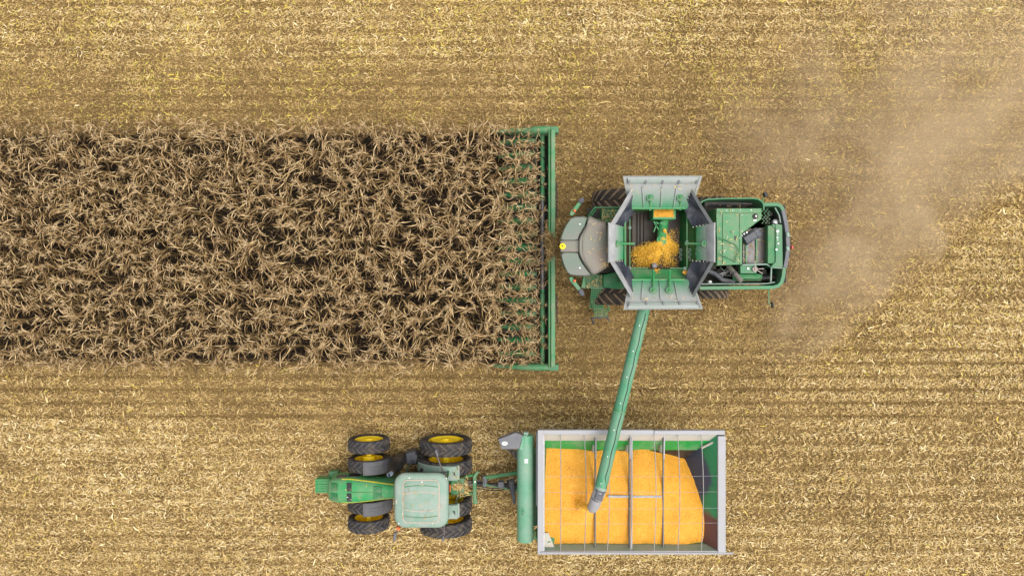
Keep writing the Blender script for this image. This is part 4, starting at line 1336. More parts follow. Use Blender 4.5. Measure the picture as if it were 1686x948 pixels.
for (ya, yb) in ((300, 372), (485, 532)):
    mb = MB(); mb.tube([P3(916, ya, 1.0), P3(916.5, (ya + yb) / 2, .9), P3(917.5, yb, 1.0)], 0.025, 6); mb.build('hydraulic_hose', M['black'], hd)

def trash():
    """chopped leaves piled on the header frame and feeder house"""
    r = np.random.default_rng(9)
    n = 2600
    px = r.normal(916, 9, n); py = r.normal(404, 21, n)
    lim = (px > 899) & (px < 946) & (py > 362) & (py < 462)
    px, py = px[lim], py[lim]; n = len(px)
    h = 1.0 + .42 * np.exp(-((px - 908) / 11) ** 2 - ((py - 405) / 28) ** 2) + r.uniform(-.15, .12, n)
    s = (HC - h) / 1124
    x, y = (px - 843) * s, -(py - 474) * s
    co, q = strips(x, y, h, r.uniform(0, 2 * pi, n), r.uniform(.1, .36, n), r.uniform(.015, .045, n), r.normal(0, .5, n), r.normal(0, .3, n), r.normal(0, .6, n), r.uniform(-.1, .15, n))
    c = np.stack([np.interp(np.clip(r.normal(.32, .2, n), 0, 1), [0, .3, .6, 1], [PAL[k][j] for k in ('dark', 'brown', 'tan', 'straw')]) for j in range(3)], 1)
    # one draw for all three channels
    t = np.clip(r.normal(.3, .2, n), 0, 1)
    c = np.stack([np.interp(t, [0, .3, .6, 1], [PAL[k][j] for k in ('dark', 'brown', 'tan', 'straw')]) for j in range(3)], 1)
    o = np_mesh('trash_heap', co, q, M['piece'], smooth=False, colour=np.repeat(c, 2, 0))
    tag(o, 'brown chopped leaf trash heaped between header and combine cab', 'crop trash', kind='stuff')
trash()

def cut_leaves():
    r = np.random.default_rng(19)
    n = 900
    x = X(800, .9) + (X(889, .9) - X(800, .9)) * r.random(n) ** .85
    y = r.uniform(hy0 + .25, hy1 - .25, n)
    h = .62 + .45 * r.random(n) * (1 - sstep(.55, 1.1, x) * .6)
    co, q = strips(x, y, h, r.uniform(0, 2 * pi, n), r.uniform(.15, .5, n), r.uniform(.02, .045, n), r.normal(0, .7, n), r.normal(0, .3, n), r.normal(0, .6, n), r.uniform(-.1, .2, n))
    t = np.clip(r.normal(.5, .25, n), 0, 1)
    c = np.stack([np.interp(t, [0, .35, .65, 1], v) for v in ((.17, .32, .46, .62), (.105, .205, .315, .46), (.04, .086, .152, .26))], 1)
    o = np_mesh('cut_leaves', co, q, M['piece'], smooth=False, colour=np.repeat(c, 2, 0))
    tag(o, 'loose cut maize leaves lying across the green header snouts', 'crop trash', kind='stuff')
cut_leaves()

# ================================================================== tractor
TC = -7.25
tr = empty('tractor', (-3.9, TC, 0))
tag(tr, 'green tractor with dual yellow rimmed wheels and faded cab roof pulling the cart', 'tractor')
RX, FX = -2.44, -5.33
for off, fc in ((1.45, 1), (0.74, 1), (-0.74, -1), (-1.45, -1)):
    wheel(tr, RX, TC + off, 0.96, 0.5, 0.64, fc, M['rubber'], 22, 1, hub_r=.13, hub_out=(0.0 if abs(off) > 1 else .26), dish=-.6 if abs(off) > 1 else .3)
    wheel(tr, FX, TC + off, 0.76, 0.46, 0.52, fc, M['rubber'], 20, -1, hub_r=(.16 if abs(off) > 1 else .24), hub_out=(0.0 if abs(off) > 1 else .2), dish=-.5 if abs(off) > 1 else .1)
for x, r_, h, m_ in ((RX, .11, .96, 'yellow'), (FX, .10, .76, 'yellow')):
    mb = MB(); mb.tube([(x, TC - 1.4, h), (x, TC + 1.4, h)], r_, 14); mb.build('axle', M[m_], tr)
mb = MB()
mb.bb(-5.9, -1.75, TC - .28, TC + .28, .55, 1.15)
mb.bb(-5.5, -5.15, TC - .55, TC + .55, .55, .9)
mb.build('chassis', M['green_deep'], tr, bevel=.04)
# hood
def hood_ring(x, hw, z1, z0, flare):
    ys = [(-hw - flare, z0), (-hw - .02, z1 - .16), (-hw * .9, z1 - .045), (-hw * .45, z1), (0, z1 + .015), (hw * .45, z1), (hw * .9, z1 - .045), (hw + .02, z1 - .16), (hw + flare, z0)]
    return [(x, TC + a, z) for a, z in ys]
mb = MB()
mb.loft([hood_ring(-6.60, .28, 1.68, 1.05, .03), hood_ring(-6.52, .37, 1.82, 1.02, .04), hood_ring(-6.2, .41, 1.91, 1.0, .04), hood_ring(-5.7, .40, 1.94, 1.05, .03),
         hood_ring(-5.0, .32, 1.96, 1.1, .03), hood_ring(-4.4, .24, 1.97, 1.15, .05), hood_ring(-3.75, .17, 1.98, 1.2, .1)])
hood = mb.build('hood', M['green_bright'], tr, angle=50)
# stripe along the near-camera shoulder
for sgn in (1, -1):
    mb = MB()
    mb.loft([[(x, TC + sgn * (hw + .022), z - .035), (x, TC + sgn * (hw + .03), z - .035), (x, TC + sgn * (hw + .018), z + .03), (x, TC + sgn * (hw + .006), z + .03)] for x, hw, z in ((-6.1, .405, 1.76), (-5.7, .40, 1.78), (-5.0, .32, 1.80), (-4.4, .24, 1.81), (-3.78, .18, 1.82))])
    mb.build('side_stripe', M['stripe'], hood)
def hood_plate(x0, x1, ya0, ya1, yb0, yb1, z0, z1, mat, name):
    """inset on the hood top, following its crown: one edge at x0 and the other at x1"""
    mb = MB()
    mb.loft([[(x, TC + a, z - .03), (x, TC + b, z - .03), (x, TC + b, z + .012 - .06 * b * b), (x, TC + a, z + .012 - .06 * a * a)] for x, a, b, z in ((x0, ya0, ya1, z0), (x1, yb0, yb1, z1))])
    return mb.build(name, mat, hood, bevel=.008)
def mesh_grille(x0, x1, ya, yb, z0, z1):
    o = hood_plate(x0, x1, ya, yb, ya, yb, z0, z1, M['green_deep'], 'grille')
    mb = MB()
    for i in range(8):
        t = (i + .5) / 8; x = x0 + (x1 - x0) * t; z = z0 + (z1 - z0) * t + .012 - .06 * ((ya + yb) / 2) ** 2
        mb.box((x, (ya + yb) / 2, z + .004), (.012, abs(yb - ya) * .94, .012))
    for i in range(7):
        y = ya + (yb - ya) * (i + .5) / 7
        mb.loft([[(x, TC * 0 + y - .005, z - .002), (x, y + .005, z - .002), (x, y + .005, z + .012), (x, y - .005, z + .012)] for x, z in ((x0, z0 + .01), (x1, z1 + .01))])
    mb.v = [(v[0], v[1] + TC if abs(v[1]) < 2 else v[1], v[2]) for v in mb.v]
    mb.build('grille_mesh', M['green_deep'], o, smooth=False)
mesh_grille(-6.46, -6.2, .035, .30, 1.875, 1.915)
mesh_grille(-6.46, -6.2, -.30, -.035, 1.875, 1.915)
for a, b in ((.03, .33), (-.33, -.03)):
    hood_plate(-5.87, -5.70, a, b, a, b, 1.945, 1.95, M['black'], 'air_vent')
    hood_plate(-4.92, -4.62, a * .7, b * .7, a * .6, b * .6, 1.975, 1.98, M['green_deep'], 'rear_vent')
mb = MB(); mb.box((-5.79, TC - .2, 1.962), (.02, .16, .008), rz=1.0); mb.box((-5.76, TC - .22, 1.962), (.02, .14, .008), rz=1.0); mb.build('white_mark', M['white'], hood)
mb = MB(); mb.bb(-5.75, -3.8, TC - .004, TC + .004, 1.955, 1.992); mb.build('centre_seam', M['green'], hood)
for sgn in (1, -1):
    mb = MB(); mb.loft([[(x, TC + sgn * y, 1.35), (x, TC + sgn * (y + .06), 1.35), (x, TC + sgn * (y + .02), 1.62), (x, TC + sgn * y, 1.62)] for x, y in ((-6.35, .40), (-6.0, .43))])
    mb.build('headlight', M['steel_dark'], hood, bevel=.02)
    mb = MB(); mb.loft([[(x, TC + sgn * y, 1.2), (x, TC + sgn * (y + .05), 1.2), (x, TC + sgn * (y + .05), 1.5), (x, TC + sgn * y, 1.5)] for x, y in ((-5.95, .42), (-5.55, .41))])
    mb.build('side_grille', M['black'], hood, bevel=.02)
# front weights
fw = empty('front_weights', (-7.0, TC, .8), tr)
for k in range(8):
    y = TC - .32 + k * .064 + .05
    MB().prism([(-7.26, y - .028), (-6.72, y - .028), (-6.72, y + .028), (-7.26, y + .028)], .55, 1.02 if k % 2 else 1.03).build('weight', M['green_bright'], fw, bevel=.008)
MB().bb(-6.8, -6.45, TC - .3, TC + .45, .55, .85).build('weight_bracket', M['green_deep'], fw, bevel=.02)
# cab
cx0, cx1 = -3.72, -2.35
mb = MB()
mb.loft([[(-3.75, TC - .62, 1.15), (-2.35, TC - .7, 1.15), (-2.35, TC + .7, 1.15), (-3.75, TC + .62, 1.15)], [(-3.8, TC - .62, 1.6), (-2.3, TC - .78, 1.6), (-2.3, TC + .78, 1.6), (-3.8, TC + .62, 1.6)], [(-3.72, TC - .7, 2.93), (-2.35, TC - .75, 2.93), (-2.35, TC + .75, 2.93), (-3.72, TC + .7, 2.93)]])
mb.build('cab_glass', M['glass'], tr)
for sx in (-3.78, -2.28):
    for sy in (1, -1):
        bar((sx, TC + sy * .74, 1.2), (sx + .05, TC + sy * .74, 2.95), .045, 6).build('cab_pillar', M['green_deep'], tr)
rcx, rcy = -3.07, TC + .06
def rrect(hx, hy, r_, z, n=6, k=0.0):
    out = []
    for (sx, sy, a0) in ((1, 1, 0), (-1, 1, 90), (-1, -1, 180), (1, -1, 270)):
        for i in range(n + 1):
            a = R(a0 + 90 * i / n)
            x, y = sx * (hx - r_) + r_ * cos(a), sy * (hy - r_) + r_ * sin(a)
            x += (k if x < 0 else -k * .5) * (y / hy) ** 2 * .6
            y += (0.02 if y > 0 else -.02) * (1 - (x / hx) ** 2) * 2
            out.append((rcx + x, rcy + y, z))
    return out
mb = MB()
mb.loft([rrect(.86, .84, .3, 2.9), rrect(.915, .90, .34, 2.97), rrect(.92, .905, .34, 3.04), rrect(.88, .865, .32, 3.12), rrect(.80, .79, .3, 3.155), rrect(.62, .67, .2, 3.165)])
roof = mb.build('cab_roof', M['green_faded'], tr, angle=60)
mb = MB()
mb.loft([rrect(.60, .69, .14, 3.15), rrect(.60, .69, .14, 3.178), rrect(.585, .675, .13, 3.192), rrect(.3, .35, .08, 3.20)])
hatch = mb.build('roof_hatch', M['green_faded'], roof, angle=60)
loop = rrect(.612, .70, .15, 3.17); mb = MB(); mb.tube(loop + [loop[0]], .02, 5, cap=False); mb.build('dirt_groove', M['pink'], roof)
for yy, bow in ((.52, .05), (.29, .07), (-.30, -.06), (-.51, -.05)):
    mb = MB(); mb.tube([(rcx - .56 + 1.12 * t, rcy + yy + bow * sin(pi * t) - bow * .5, 3.192 + .004 * sin(pi * t)) for t in [i / 10 for i in range(11)]], .017, 5)
    mb.build('roof_rib', M['pink' if abs(yy) < .4 else 'green_dusty'], hatch)
mb = MB(); mb.bb(-3.93, -3.82, rcy - .1, rcy + .05, 3.1, 3.15); mb.build('receiver_bracket', M['pink'], roof, bevel=.02)
for px, py in ((674, 786), (735, 787), (699, 858), (712, 861), (656.5, 861), (695, 792)):
    x, y = P(px, py, 3.14); MB().lathe([(0, .022), (.02, .02), (.024, .001)], (x, y, 3.14 if py not in (792,) else 3.19), 'z', 8).build('roof_bolt', M['white'], roof)
# fenders
def fender(cx, cy, r0, a0, a1, w_, mat, name, z_c, th=.035, par=tr, taper=0.0):
    mb = MB(); n = 12; rings = []
    for i in range(n + 1):
        a = R(a0 + (a1 - a0) * i / n)
        ww = w_ * (1 - taper * abs(i / n - .0))
        ring = []
        for r_, s in ((r0, -.5), (r0 + th, -.46), (r0 + th + .015, 0), (r0 + th, .46), (r0, .5)):
            ring.append((cx + r_ * cos(a), cy + s * ww, z_c + r_ * sin(a)))
        rings.append(ring)
    mb.loft(rings)
    return mb.build(name, mat, par, angle=50)
for sgn in (1, -1):
    fd = fender(RX, TC + sgn * .68, 1.03, 58, 158, .52, M['green_faded'], 'rear_fender', .96)
    mb = MB(); mb.box((RX + .28, TC + sgn * .68, 1.975), (.48, .5, .1)); mb.build('fender_box', M['green_faded'], fd, bevel=.035)
    mb = MB(); q = [(RX + .34, TC + sgn * .68 + .05), (RX + .42, TC + sgn * .68 + .05), (RX + .43, TC + sgn * .68 - .12)]
    mb.prism(q, 2.027, 2.034); mb.build('dark_sticker', M['black'], fd)
    mb = MB(); mb.box((RX + .12, TC + sgn * .68 - .08, 2.03), (.1, .12, .03)); mb.build('fender_lamp', M['red'], fd, bevel=.01)
    ff = fender(FX, TC + sgn * .74, .84, 92, -4, .5, M['fender_grey'], 'front_fender', .76)
    mb = MB()
    for dy in (-.05, .05):
        mb.loft([[(FX + .882 * cos(R(a)) - .0, TC + sgn * .74 + dy - .008, .76 + .885 * sin(R(a)) - .01), (FX + .882 * cos(R(a)), TC + sgn * .74 + dy + .008, .76 + .885 * sin(R(a)) - .01), (FX + .9 * cos(R(a)), TC + sgn * .74 + dy + .008, .76 + .9 * sin(R(a))), (FX + .9 * cos(R(a)), TC + sgn * .74 + dy - .008, .76 + .9 * sin(R(a)))] for a in (78, 66, 54, 42)])
    mb.build('fender_rib', M['hood_dark'], ff)
# exhaust stack and side box
ex_ = P(643.5, 780, 3.15); eb = P(664, 763, 2.0)
ex_ = (-4.12, -6.3)
mb = MB(); mb.lathe([(.7, .12), (.75, .22), (1.2, .24), (2.1, .24), (2.3, .19), (2.45, .12), (2.5, .095), (2.95, .09)], (ex_[0], ex_[1], 0), 'z', 24, cap=True)
st = mb.build('exhaust_stack', M['black'], tr)
mb = MB(); mb.tube([(ex_[0], ex_[1], 2.94), (ex_[0], ex_[1], 3.05), (ex_[0] - .05, ex_[1] - .01, 3.15)], .075, 14, cap=False); mb.build('exhaust_tip', M['cap_blue'], st)
mb = MB(); mb.lathe([(1.75, .245), (1.8, .255), (1.85, .245)], (ex_[0], ex_[1], 0), 'z', 24); mb.build('exhaust_band', M['hood_dark'], st)
mb = MB(); mb.prism([P(667, 746, 1.2), P(682, 744, 1.2), P(687, 752, 1.2), P(685, 764, 1.2), P(668, 765, 1.2)], .5, 1.15); mb.build('battery_box', M['hood_dark'], tr, bevel=.04)
mb = MB()
for k in range(3):
    mb.bb(-3.75, -3.3, TC + .78 + .1 * (2 - k), TC + .98 + .1 * (2 - k), .5 + .3 * k, .53 + .3 * k)
mb.build('cab_step', M['dark'], tr, bevel=.008)
bar((-3.62, TC + .95, 1.1), (-3.78, TC + .72, 2.7), .018, 6).build('grab_rail', M['steel_dark'], tr)
mb = MB(); mb.tube([(-3.3, TC + .75, 1.7), (-2.2, TC + .72, 1.75)], .05, 8); mb.build('intake_pipe', M['black'], tr)
# mirrors and lamps on arms
mb = MB(); mb.tube([P3(731, 781, 2.7), P3(724, 762, 2.75), P3(719, 747, 2.8)], .03, 6); ma = mb.build('mirror_arm', M['steel_dark'], tr)
mb = MB(); mb.box(P3(719.5, 744, 2.75), (.06, .22, .3), rz=.3); mb.build('mirror', M['greyplast'], ma, bevel=.02)
mb = MB(); mb.tube([P3(731.5, 862, 2.7), P3(731, 880, 2.7)], .022, 6); ma = mb.build('mirror_arm', M['steel_dark'], tr)
mb = MB(); mb.box(P3(730, 885, 2.65), (.05, .2, .25)); mb.build('mirror', M['greyplast'], ma, bevel=.02)
mb = MB(); mb.tube([P3(660, 862, 2.2), P3(656, 869, 2.2), P3(651, 880, 2.2)], .02, 6); ma = mb.build('lamp_arm', M['steel_dark'], tr)
MB().lathe([(-.06, .06), (.05, .06), (.08, .03), (.081, .001)], P3(656, 869, 2.25), 'z', 12).build('marker_lamp', M['orange'], ma)
mb = MB(); mb.box(P3(650.5, 882, 2.15), (.09, .3, .2), rz=-.15); mb.build('mirror', M['greyplast'], ma, bevel=.03)
# three-point hitch and rear
mb = MB(); mb.bb(-2.25, -1.95, TC - .3, TC + .3, .8, 1.3); mb.build('transmission', M['green_deep'], tr, bevel=.04)
MB().box(P3(741, 803, 1.3), (.05, .28, .15)).build('rear_lamp', M['orange'], tr, bevel=.02)
for (a, b) in (((752, 791), (779, 781)), ((752, 820), (779, 811))):
    mb = MB(); mb.tube([P3(*a, .85), P3((a[0] + b[0]) / 2, (a[1] + b[1]) / 2 - 1, .8), P3(*b, .7)], [.05, .045, .055], 8); mb.build('lift_arm', M['green'], tr)
mb = MB(); mb.tube([P3(760, 800, .9), P3(778, 797, .8)], .05, 8); mb.build('top_link', M['steel_dark'], tr)
mb = MB()
for py in (790, 826):
    mb.tube([P3(751, py, 1.15), P3(751, py + (3 if py < 800 else -4), .8)], .035, 8)
mb.build('lift_rod', M['green_faded'], tr)
mb = MB()
mb.loft([[(X(px, .8), Y(py, .8) , .62), (X(px + wd, .8), Y(py, .8), .62), (X(px + wd, .8), Y(py, .8), .82), (X(px, .8), Y(py, .8), .82)] for px, wd, py in ((784, 6, 776), (778.5, 6, 783), (778.5, 6, 818), (779, 8, 829))])
qh = mb.build('quick_hitch', M['green'], tr, bevel=.02)
MB().box(P3(782, 792.5, .86), (.06, .08, .06)).build('hitch_pin', M['white'], qh, bevel=.01)
MB().box((-1.6, -7.3, .45), (.9, .14, .08)).build('drawbar', M['steel_dark'], tr, bevel=.015)

def hitch_trash():
    r = np.random.default_rng(4)
    n = 900
    px = r.normal(754, 7, n); py = r.normal(801, 6, n)
    ok = (px > 741) & (px < 779)
    px, py = px[ok], py[ok]; n = len(px)
    h = 1.0 + .3 * np.exp(-((px - 751) / 8) ** 2 - ((py - 801) / 7) ** 2) + r.uniform(-.1, .1, n)
    s = (HC - h) / 1124
    co, q = strips((px - 843) * s, -(py - 474) * s, h, r.uniform(0, 2 * pi, n), r.uniform(.08, .28, n), r.uniform(.015, .035, n), r.normal(0, .5, n), r.normal(0, .3, n), r.normal(0, .6, n), r.uniform(-.1, .15, n))
    c = colours(n, np.full(n, .62), .02)
    o = np_mesh('trash_heap', co, q, M['piece'], smooth=False, colour=np.repeat(c, 2, 0))
    tag(o, 'straw coloured leaf trash caught on the tractor hitch behind the cab', 'crop trash', kind='stuff')
hitch_trash()

# ================================================================== grain cart
ZR = 3.3
gx0, gx1 = X(895, ZR), X(1181, ZR)
gy0, gy1 = Y(905.5, ZR), Y(715, ZR)
ox0, ox1 = X(885, ZR), X(1194, ZR)
oy0, oy1 = Y(911.5, ZR), Y(707, ZR)
ct = empty('grain_cart', ((ox0 + ox1) / 2, (oy0 + oy1) / 2, 0))
tag(ct, 'green grain cart with pale rim and roof bows filled with yellow maize', 'grain cart')
zb = 1.15
def hop(z):
    """inner plan of the hopper at height z: x0, x1, y0, y1"""
    d = ZR - z
    return (gx0 + .22 * d, gx1 - .75 * d, gy0 + .22 * d, gy1 - 1.0 * d)
def ipt(z, ix, iy):
    q = hop(z); return (q[ix], q[2 + iy], z)
zl = 3.04     # the pale worn lip ends here
def wallsheet(pts, name, mat, th=.03):
    mb = MB(); mb.sheet(pts, th); return mb.build(name, mat, ct)
wallsheet([[ipt(ZR, 0, 1), ipt(ZR, 1, 1)], [ipt(zl, 0, 1), ipt(zl, 1, 1)]], 'hopper_lip', M['hopper_lip'])
wallsheet([[ipt(zl - .003, 0, 1), ipt(zl - .003, 1, 1)], [ipt(2.62, 0, 1), ipt(2.62, 1, 1)]], 'far_side_wall', M['hopper_n'])
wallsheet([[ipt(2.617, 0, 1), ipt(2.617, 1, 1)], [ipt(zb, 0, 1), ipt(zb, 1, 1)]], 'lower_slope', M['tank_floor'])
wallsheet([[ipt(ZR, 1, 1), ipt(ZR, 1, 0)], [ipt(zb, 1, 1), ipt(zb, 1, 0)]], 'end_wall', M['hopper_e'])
wallsheet([[ipt(ZR, 1, 0), ipt(ZR, 0, 0)], [ipt(2.95, 1, 0), ipt(2.95, 0, 0)]], 'hopper_lip', M['green_faded'])
wallsheet([[ipt(2.947, 1, 0), ipt(2.947, 0, 0)], [ipt(zb, 1, 0), ipt(zb, 0, 0)]], 'near_side_wall', M['green_dusty'])
wallsheet([[ipt(ZR, 0, 0), ipt(ZR, 0, 1)], [ipt(zb, 0, 0), ipt(zb, 0, 1)]], 'front_wall', M['green_dusty'])
# outer shell
q = hop(zb)
mb = MB()
mb.loft([[(ox0 + .05, oy0 + .05, ZR - .05), (ox1 - .05, oy0 + .05, ZR - .05), (ox1 - .05, oy1 - .05, ZR - .05), (ox0 + .05, oy1 - .05, ZR - .05)],
         [(ox0 + .1, oy0 + .1, 2.3), (ox1 - .75, oy0 + .1, 2.3), (ox1 - .75, oy1 - .95, 2.3), (ox0 + .1, oy1 - .95, 2.3)],
         [(q[0] - .1, q[2] - .1, zb - .05), (q[1] + .1, q[2] - .1, zb - .05), (q[1] + .1, q[3] + .1, zb - .05), (q[0] - .1, q[3] + .1, zb - .05)]], cap=False)
mb.build('outer_shell', M['green'], ct)
MB().bb(q[0] - .09, q[1] + .09, q[2] - .09, q[3] + .09, zb - .06, zb - .01).build('hopper_floor', M['green_deep'], ct)
# rim
MB().bb(ox0, gx0, oy0 + .002, oy1 - .002, ZR - .12, ZR + .06).build('rim_rail', M['galv'], ct, bevel=.02)
MB().bb(gx1, ox1, oy0 + .002, oy1 - .2, ZR - .12, ZR + .075).build('rim_rail', M['galv'], ct, bevel=.02)
MB().bb(ox0 + .003, X(1076, ZR), gy1, oy1, ZR - .12, ZR + .052).build('rim_rail', M['galv'], ct, bevel=.025)
MB().bb(X(1076, ZR) + .004, ox1 - .02, gy1, oy1 - .01, ZR - .12, ZR + .068).build('rim_rail', M['galv'], ct, bevel=.025)
MB().bb(ox0 + .05, ox1 + .02, oy0 - .003, gy0, ZR - .12, ZR + .05).build('rim_rail', M['galv'], ct, bevel=.02)
bar((ox0 + .1, oy0 + .075, ZR + .075), (ox1 + .25, oy0 + .05, ZR + .06), .035, 8).build('tarp_roller', M['galv'], ct)
bar((gx0 + .012, gy0, ZR + .03), (gx0 + .012, gy1, ZR + .03), .018, 6).build('rim_rod', M['steel'], ct)
bar((ox0 - .02, oy0 + 1.6, ZR - .06), (ox0 - .02, oy1 - .1, ZR - .06), .03, 6).build('rim_rod', M['greyplast'], ct)
# bows
for px, kk in ((923, .0), (962, .05), (1000, .05), (1037.5, .05), (1076.5, .05), (1115.5, .05), (1154, .05)):
    x = X(px, ZR)
    mb = MB(); mb.tube([(x + (kk * sin(pi * t)) , gy0 - .03 + (gy1 - gy0 + .06) * t, ZR + .03 + .10 * sin(pi * t)) for t in [i / 10 for i in range(11)]], .014, 6)
    mb.build('roof_bow', M['bow'], ct)
for py in (784.5, 810.6, 837.5, 862):
    y = Y(py, ZR + .1)
    mb = MB(); mb.tube([(gx0, y, ZR + .05), (gx0 + 1, y, ZR + .09), (gx1 - 1, y + .01, ZR + .09), (gx1, y + .02, ZR + .05)], .005, 4); mb.build('tarp_cord', M['galv'], ct)
# inner braces
for px in (979.5, 1035.5, 1091):
    x = X(px, 3.0)
    mb = MB(); mb.loft([[(x - .026, y, z - .09), (x + .026, y, z - .09), (x + .026, y, z), (x - .026, y, z)] for y, z in ((gy0 + .02, 3.12), (-7.2, 3.10), (gy1 - .06, 3.18))])
    b_ = mb.build('cross_brace', M['steel_dark'], ct, bevel=.01)
    mb = MB(); mb.loft([[(x - .012, y, z), (x + .03, y, z), (x + .03, y, z + .02), (x - .012, y, z + .02)] for y, z in ((-5.75, 3.16), (gy1 - .02, 3.22))]); mb.build('brace_flange', M['galv'], b_)
    MB().box((x - .05, gy1 - .55, 2.78), (.05, .25, .5)).build('brace_gusset', M['hopper_lip'], b_)
x = X(1037.5, 3.1); bar((x + .03, gy0 + .02, 3.2), (x + .04, gy1 - .02, 3.2), .028, 6).build('tie_rod', M['galv'], ct)
bar(P3(1001, 816.8, 3.06), P3(1089, 816.8, 3.06), .045, 8).build('centre_tie', M['flap_edge'], ct)
mb = MB(); a, b = P3(1155, 737, 2.9), P3(1176, 727, 3.15); mb.tube([a, b], .045, 6); mb.build('corner_strut', M['hopper_lip'], ct)
# ridge on the end wall, auger inlet and plate in the front corner
h1 = hop(3.0); h2 = hop(2.4)
mb = MB()
yr = Y(816, 2.8)
mb.add([(h2[1] + .1, yr, 2.55), (h1[1] + .12, yr + .02, 3.1), (h1[1] + .12, yr - .38, 3.0), (h2[1] + .0, yr - .38, 2.35), (h2[1] + .4, yr - .2, 2.2)],
       [(0, 1, 2, 3), (0, 3, 4), (0, 4, 1), (1, 4, 2), (2, 4, 3)])
mb.build('end_ridge', M['green'], ct)
mb = MB(); mb.tube([P3(892, 880, 2.6), P3(900, 880, 2.85), P3(903, 884, 2.9), P3(903, 893, 2.75)], .24, 16); mb.build('auger_inlet', M['green'], ct)
mb = MB(); mb.prism([P(894, 877, 3.12), P(903, 877, 3.12), P(914, 903, 3.12), P(894, 903.5, 3.12)], 3.08, 3.11); mb.build('corner_plate', M['hopper_lip'], ct)
# folded unloading auger at the front
fa0, fa1 = P3(865.5, 891, 2.85), P3(865, 716, 2.85)
xa_ = (fa0[0] + fa1[0]) / 2
mb = MB(); mb.lathe([(fa0[1], .27), (fa0[1] + .02, .285), (fa1[1] - .02, .285), (fa1[1], .26)], (xa_, 0, 2.75), 'y', 28, cap=True)
fa = mb.build('folded_auger', M['cart_green'], ct)
mb = MB(); mb.prism([P(820, 722.8, 3.0), P(849, 712, 3.0), P(861, 716, 3.0), P(855, 738.5, 3.0), P(826, 739.5, 3.0)], 2.7, 3.0)
sp_ = mb.build('spout_hood', M['greyplast'], fa, bevel=.02)
mb = MB(); mb.prism([P(861.5, 716.5, 3.02), P(868, 716, 3.02), P(866, 744, 3.02), P(854.5, 739.5, 3.02)], 2.7, 3.02); mb.build('spout_flange', M['cart_green'], fa, bevel=.02)
MB().box((xa_ + .01, fa1[1] + .06, 2.85), (.16, .12, .2)).build('hinge_lug', M['green_faded'], fa, bevel=.02)
x, y = P(831, 729.5, 3.0)
ov = MB(); ov.prism([(x + .10 * cos(2 * pi * i / 24), y + .065 * sin(2 * pi * i / 24)) for i in range(24)], 3.002, 3.008)
ovo = ov.build('oval_badge', M['white'], sp_); ovo['label'] = 'white oval badge with dark letters'
lt = MB()
def stroke(a, b, wd=.009):
    a, b = Vector((x + a[0], y + a[1], 3.0105)), Vector((x + b[0], y + b[1], 3.0105))
    lt.box((a + b) / 2, ((b - a).length, wd, .004), rz=math.atan2(b.y - a.y, b.x - a.x))
for a, b in (((-.062, -.024), (-.044, .028)), ((-.044, .028), (-.026, -.024)), ((-.054, -.006), (-.033, -.006)),            # A-like
             ((-.012, -.02), (.012, .018)), ((.012, .018), (-.004, .026)), ((-.004, .026), (.01, -.022)),                    # small middle sign
             ((.026, -.024), (.026, .026)), ((.026, .026), (.052, -.024)), ((.052, -.024), (.052, .026))):                   # N-like
    stroke(a, b)
lt.build('badge_letters', M['hood_dark'], ovo, smooth=False)
x, y = P(866, 758.5, 3.035); MB().box((xa_ + .02, y, 3.037), (.115, .14, .012)).build('white_sticker', M['white'], fa)
x, y = P(861, 843, 3.03); mk = MB()
for dx, dy, a_, l_ in ((-.02, .08, 1.6, .12), (.02, .0, 1.4, .16), (-.015, -.07, 1.8, .1)): mk.box((x + dx, y + dy, 3.032), (l_, .02, .01), rz=a_)
mk.build('scuff_mark', M['green_deep'], fa)
mb = MB()
mb.tube([P3(845, 741, 2.6), P3(849, 752, 2.4), P3(846, 746, 2.2)], .05, 8); mb.tube([P3(851, 741, 2.7), P3(852, 757, 2.5)], .035, 8); mb.tube([P3(838, 740, 2.5), P3(842, 744, 2.3)], .06, 8)
mb.build('spout_cylinder', M['steel_dark'], fa)
# running gear, frame and tongue
cyc = (oy0 + oy1) / 2
mb = MB(); mb.bb(1.3, 5.4, cyc - .8, cyc - .6, .8, 1.05); mb.bb(1.3, 5.4, cyc + .6, cyc + .8, .8, 1.05); mb.bb(3.3, 3.6, cyc - 1.35, cyc + 1.35, .75, 1.0)
mb.build('under_frame', M['green_deep'], ct, bevel=.02)
for sgn in (1, -1):
    wheel(ct, 3.45, cyc + sgn * .95, .85, .75, .45, sgn, M['rubber'], 20, 1)
for py in (843, 872):
    mb = MB(); mb.tube([P3(884, py, 2.2), P3(876, py + 8, 1.6), P3(884, py + 14, 1.2)], .06, 8); mb.build('frame_strut', M['green_deep'], ct)
mb = MB(); mb.bb(.5, .9, -8.3, -5.8, 1.3, 2.4); mb.build('front_cabinet', M['green_deep'], ct, bevel=.04)
tg = empty('tongue', (-.3, -7.25, .6), ct)
mb = MB(); mb.tube([P3(779, 795, .55), P3(800, 797, .6), P3(852, 800, .8), P3(880, 803, .9)], [.05, .08, .11, .11], 10); mb.build('drive_shaft', M['black'], tg)
mb = MB(); mb.tube([P3(797, 785, .62), P3(805, 785, .65), P3(852, 778, .8), P3(885, 775, .95)], [.06, .075, .075, .075], 8); mb.build('tongue_beam', M['green'], tg)
mb = MB(); mb.tube([P3(797, 797, .62), P3(822, 800, .7), P3(885, 812, .95)], [.06, .07, .07], 8); mb.build('tongue_beam', M['green'], tg)
mb = MB(); mb.tube([P3(797, 783, .62), P3(799, 791, .6), P3(797, 800, .6)], .09, 8); mb.build('hitch_plate', M['greyplast'], tg)
MB().box(P3(825, 796.5, .85), (.24, .24, .3)).build('gearbox', M['greyplast'], tg, bevel=.04)
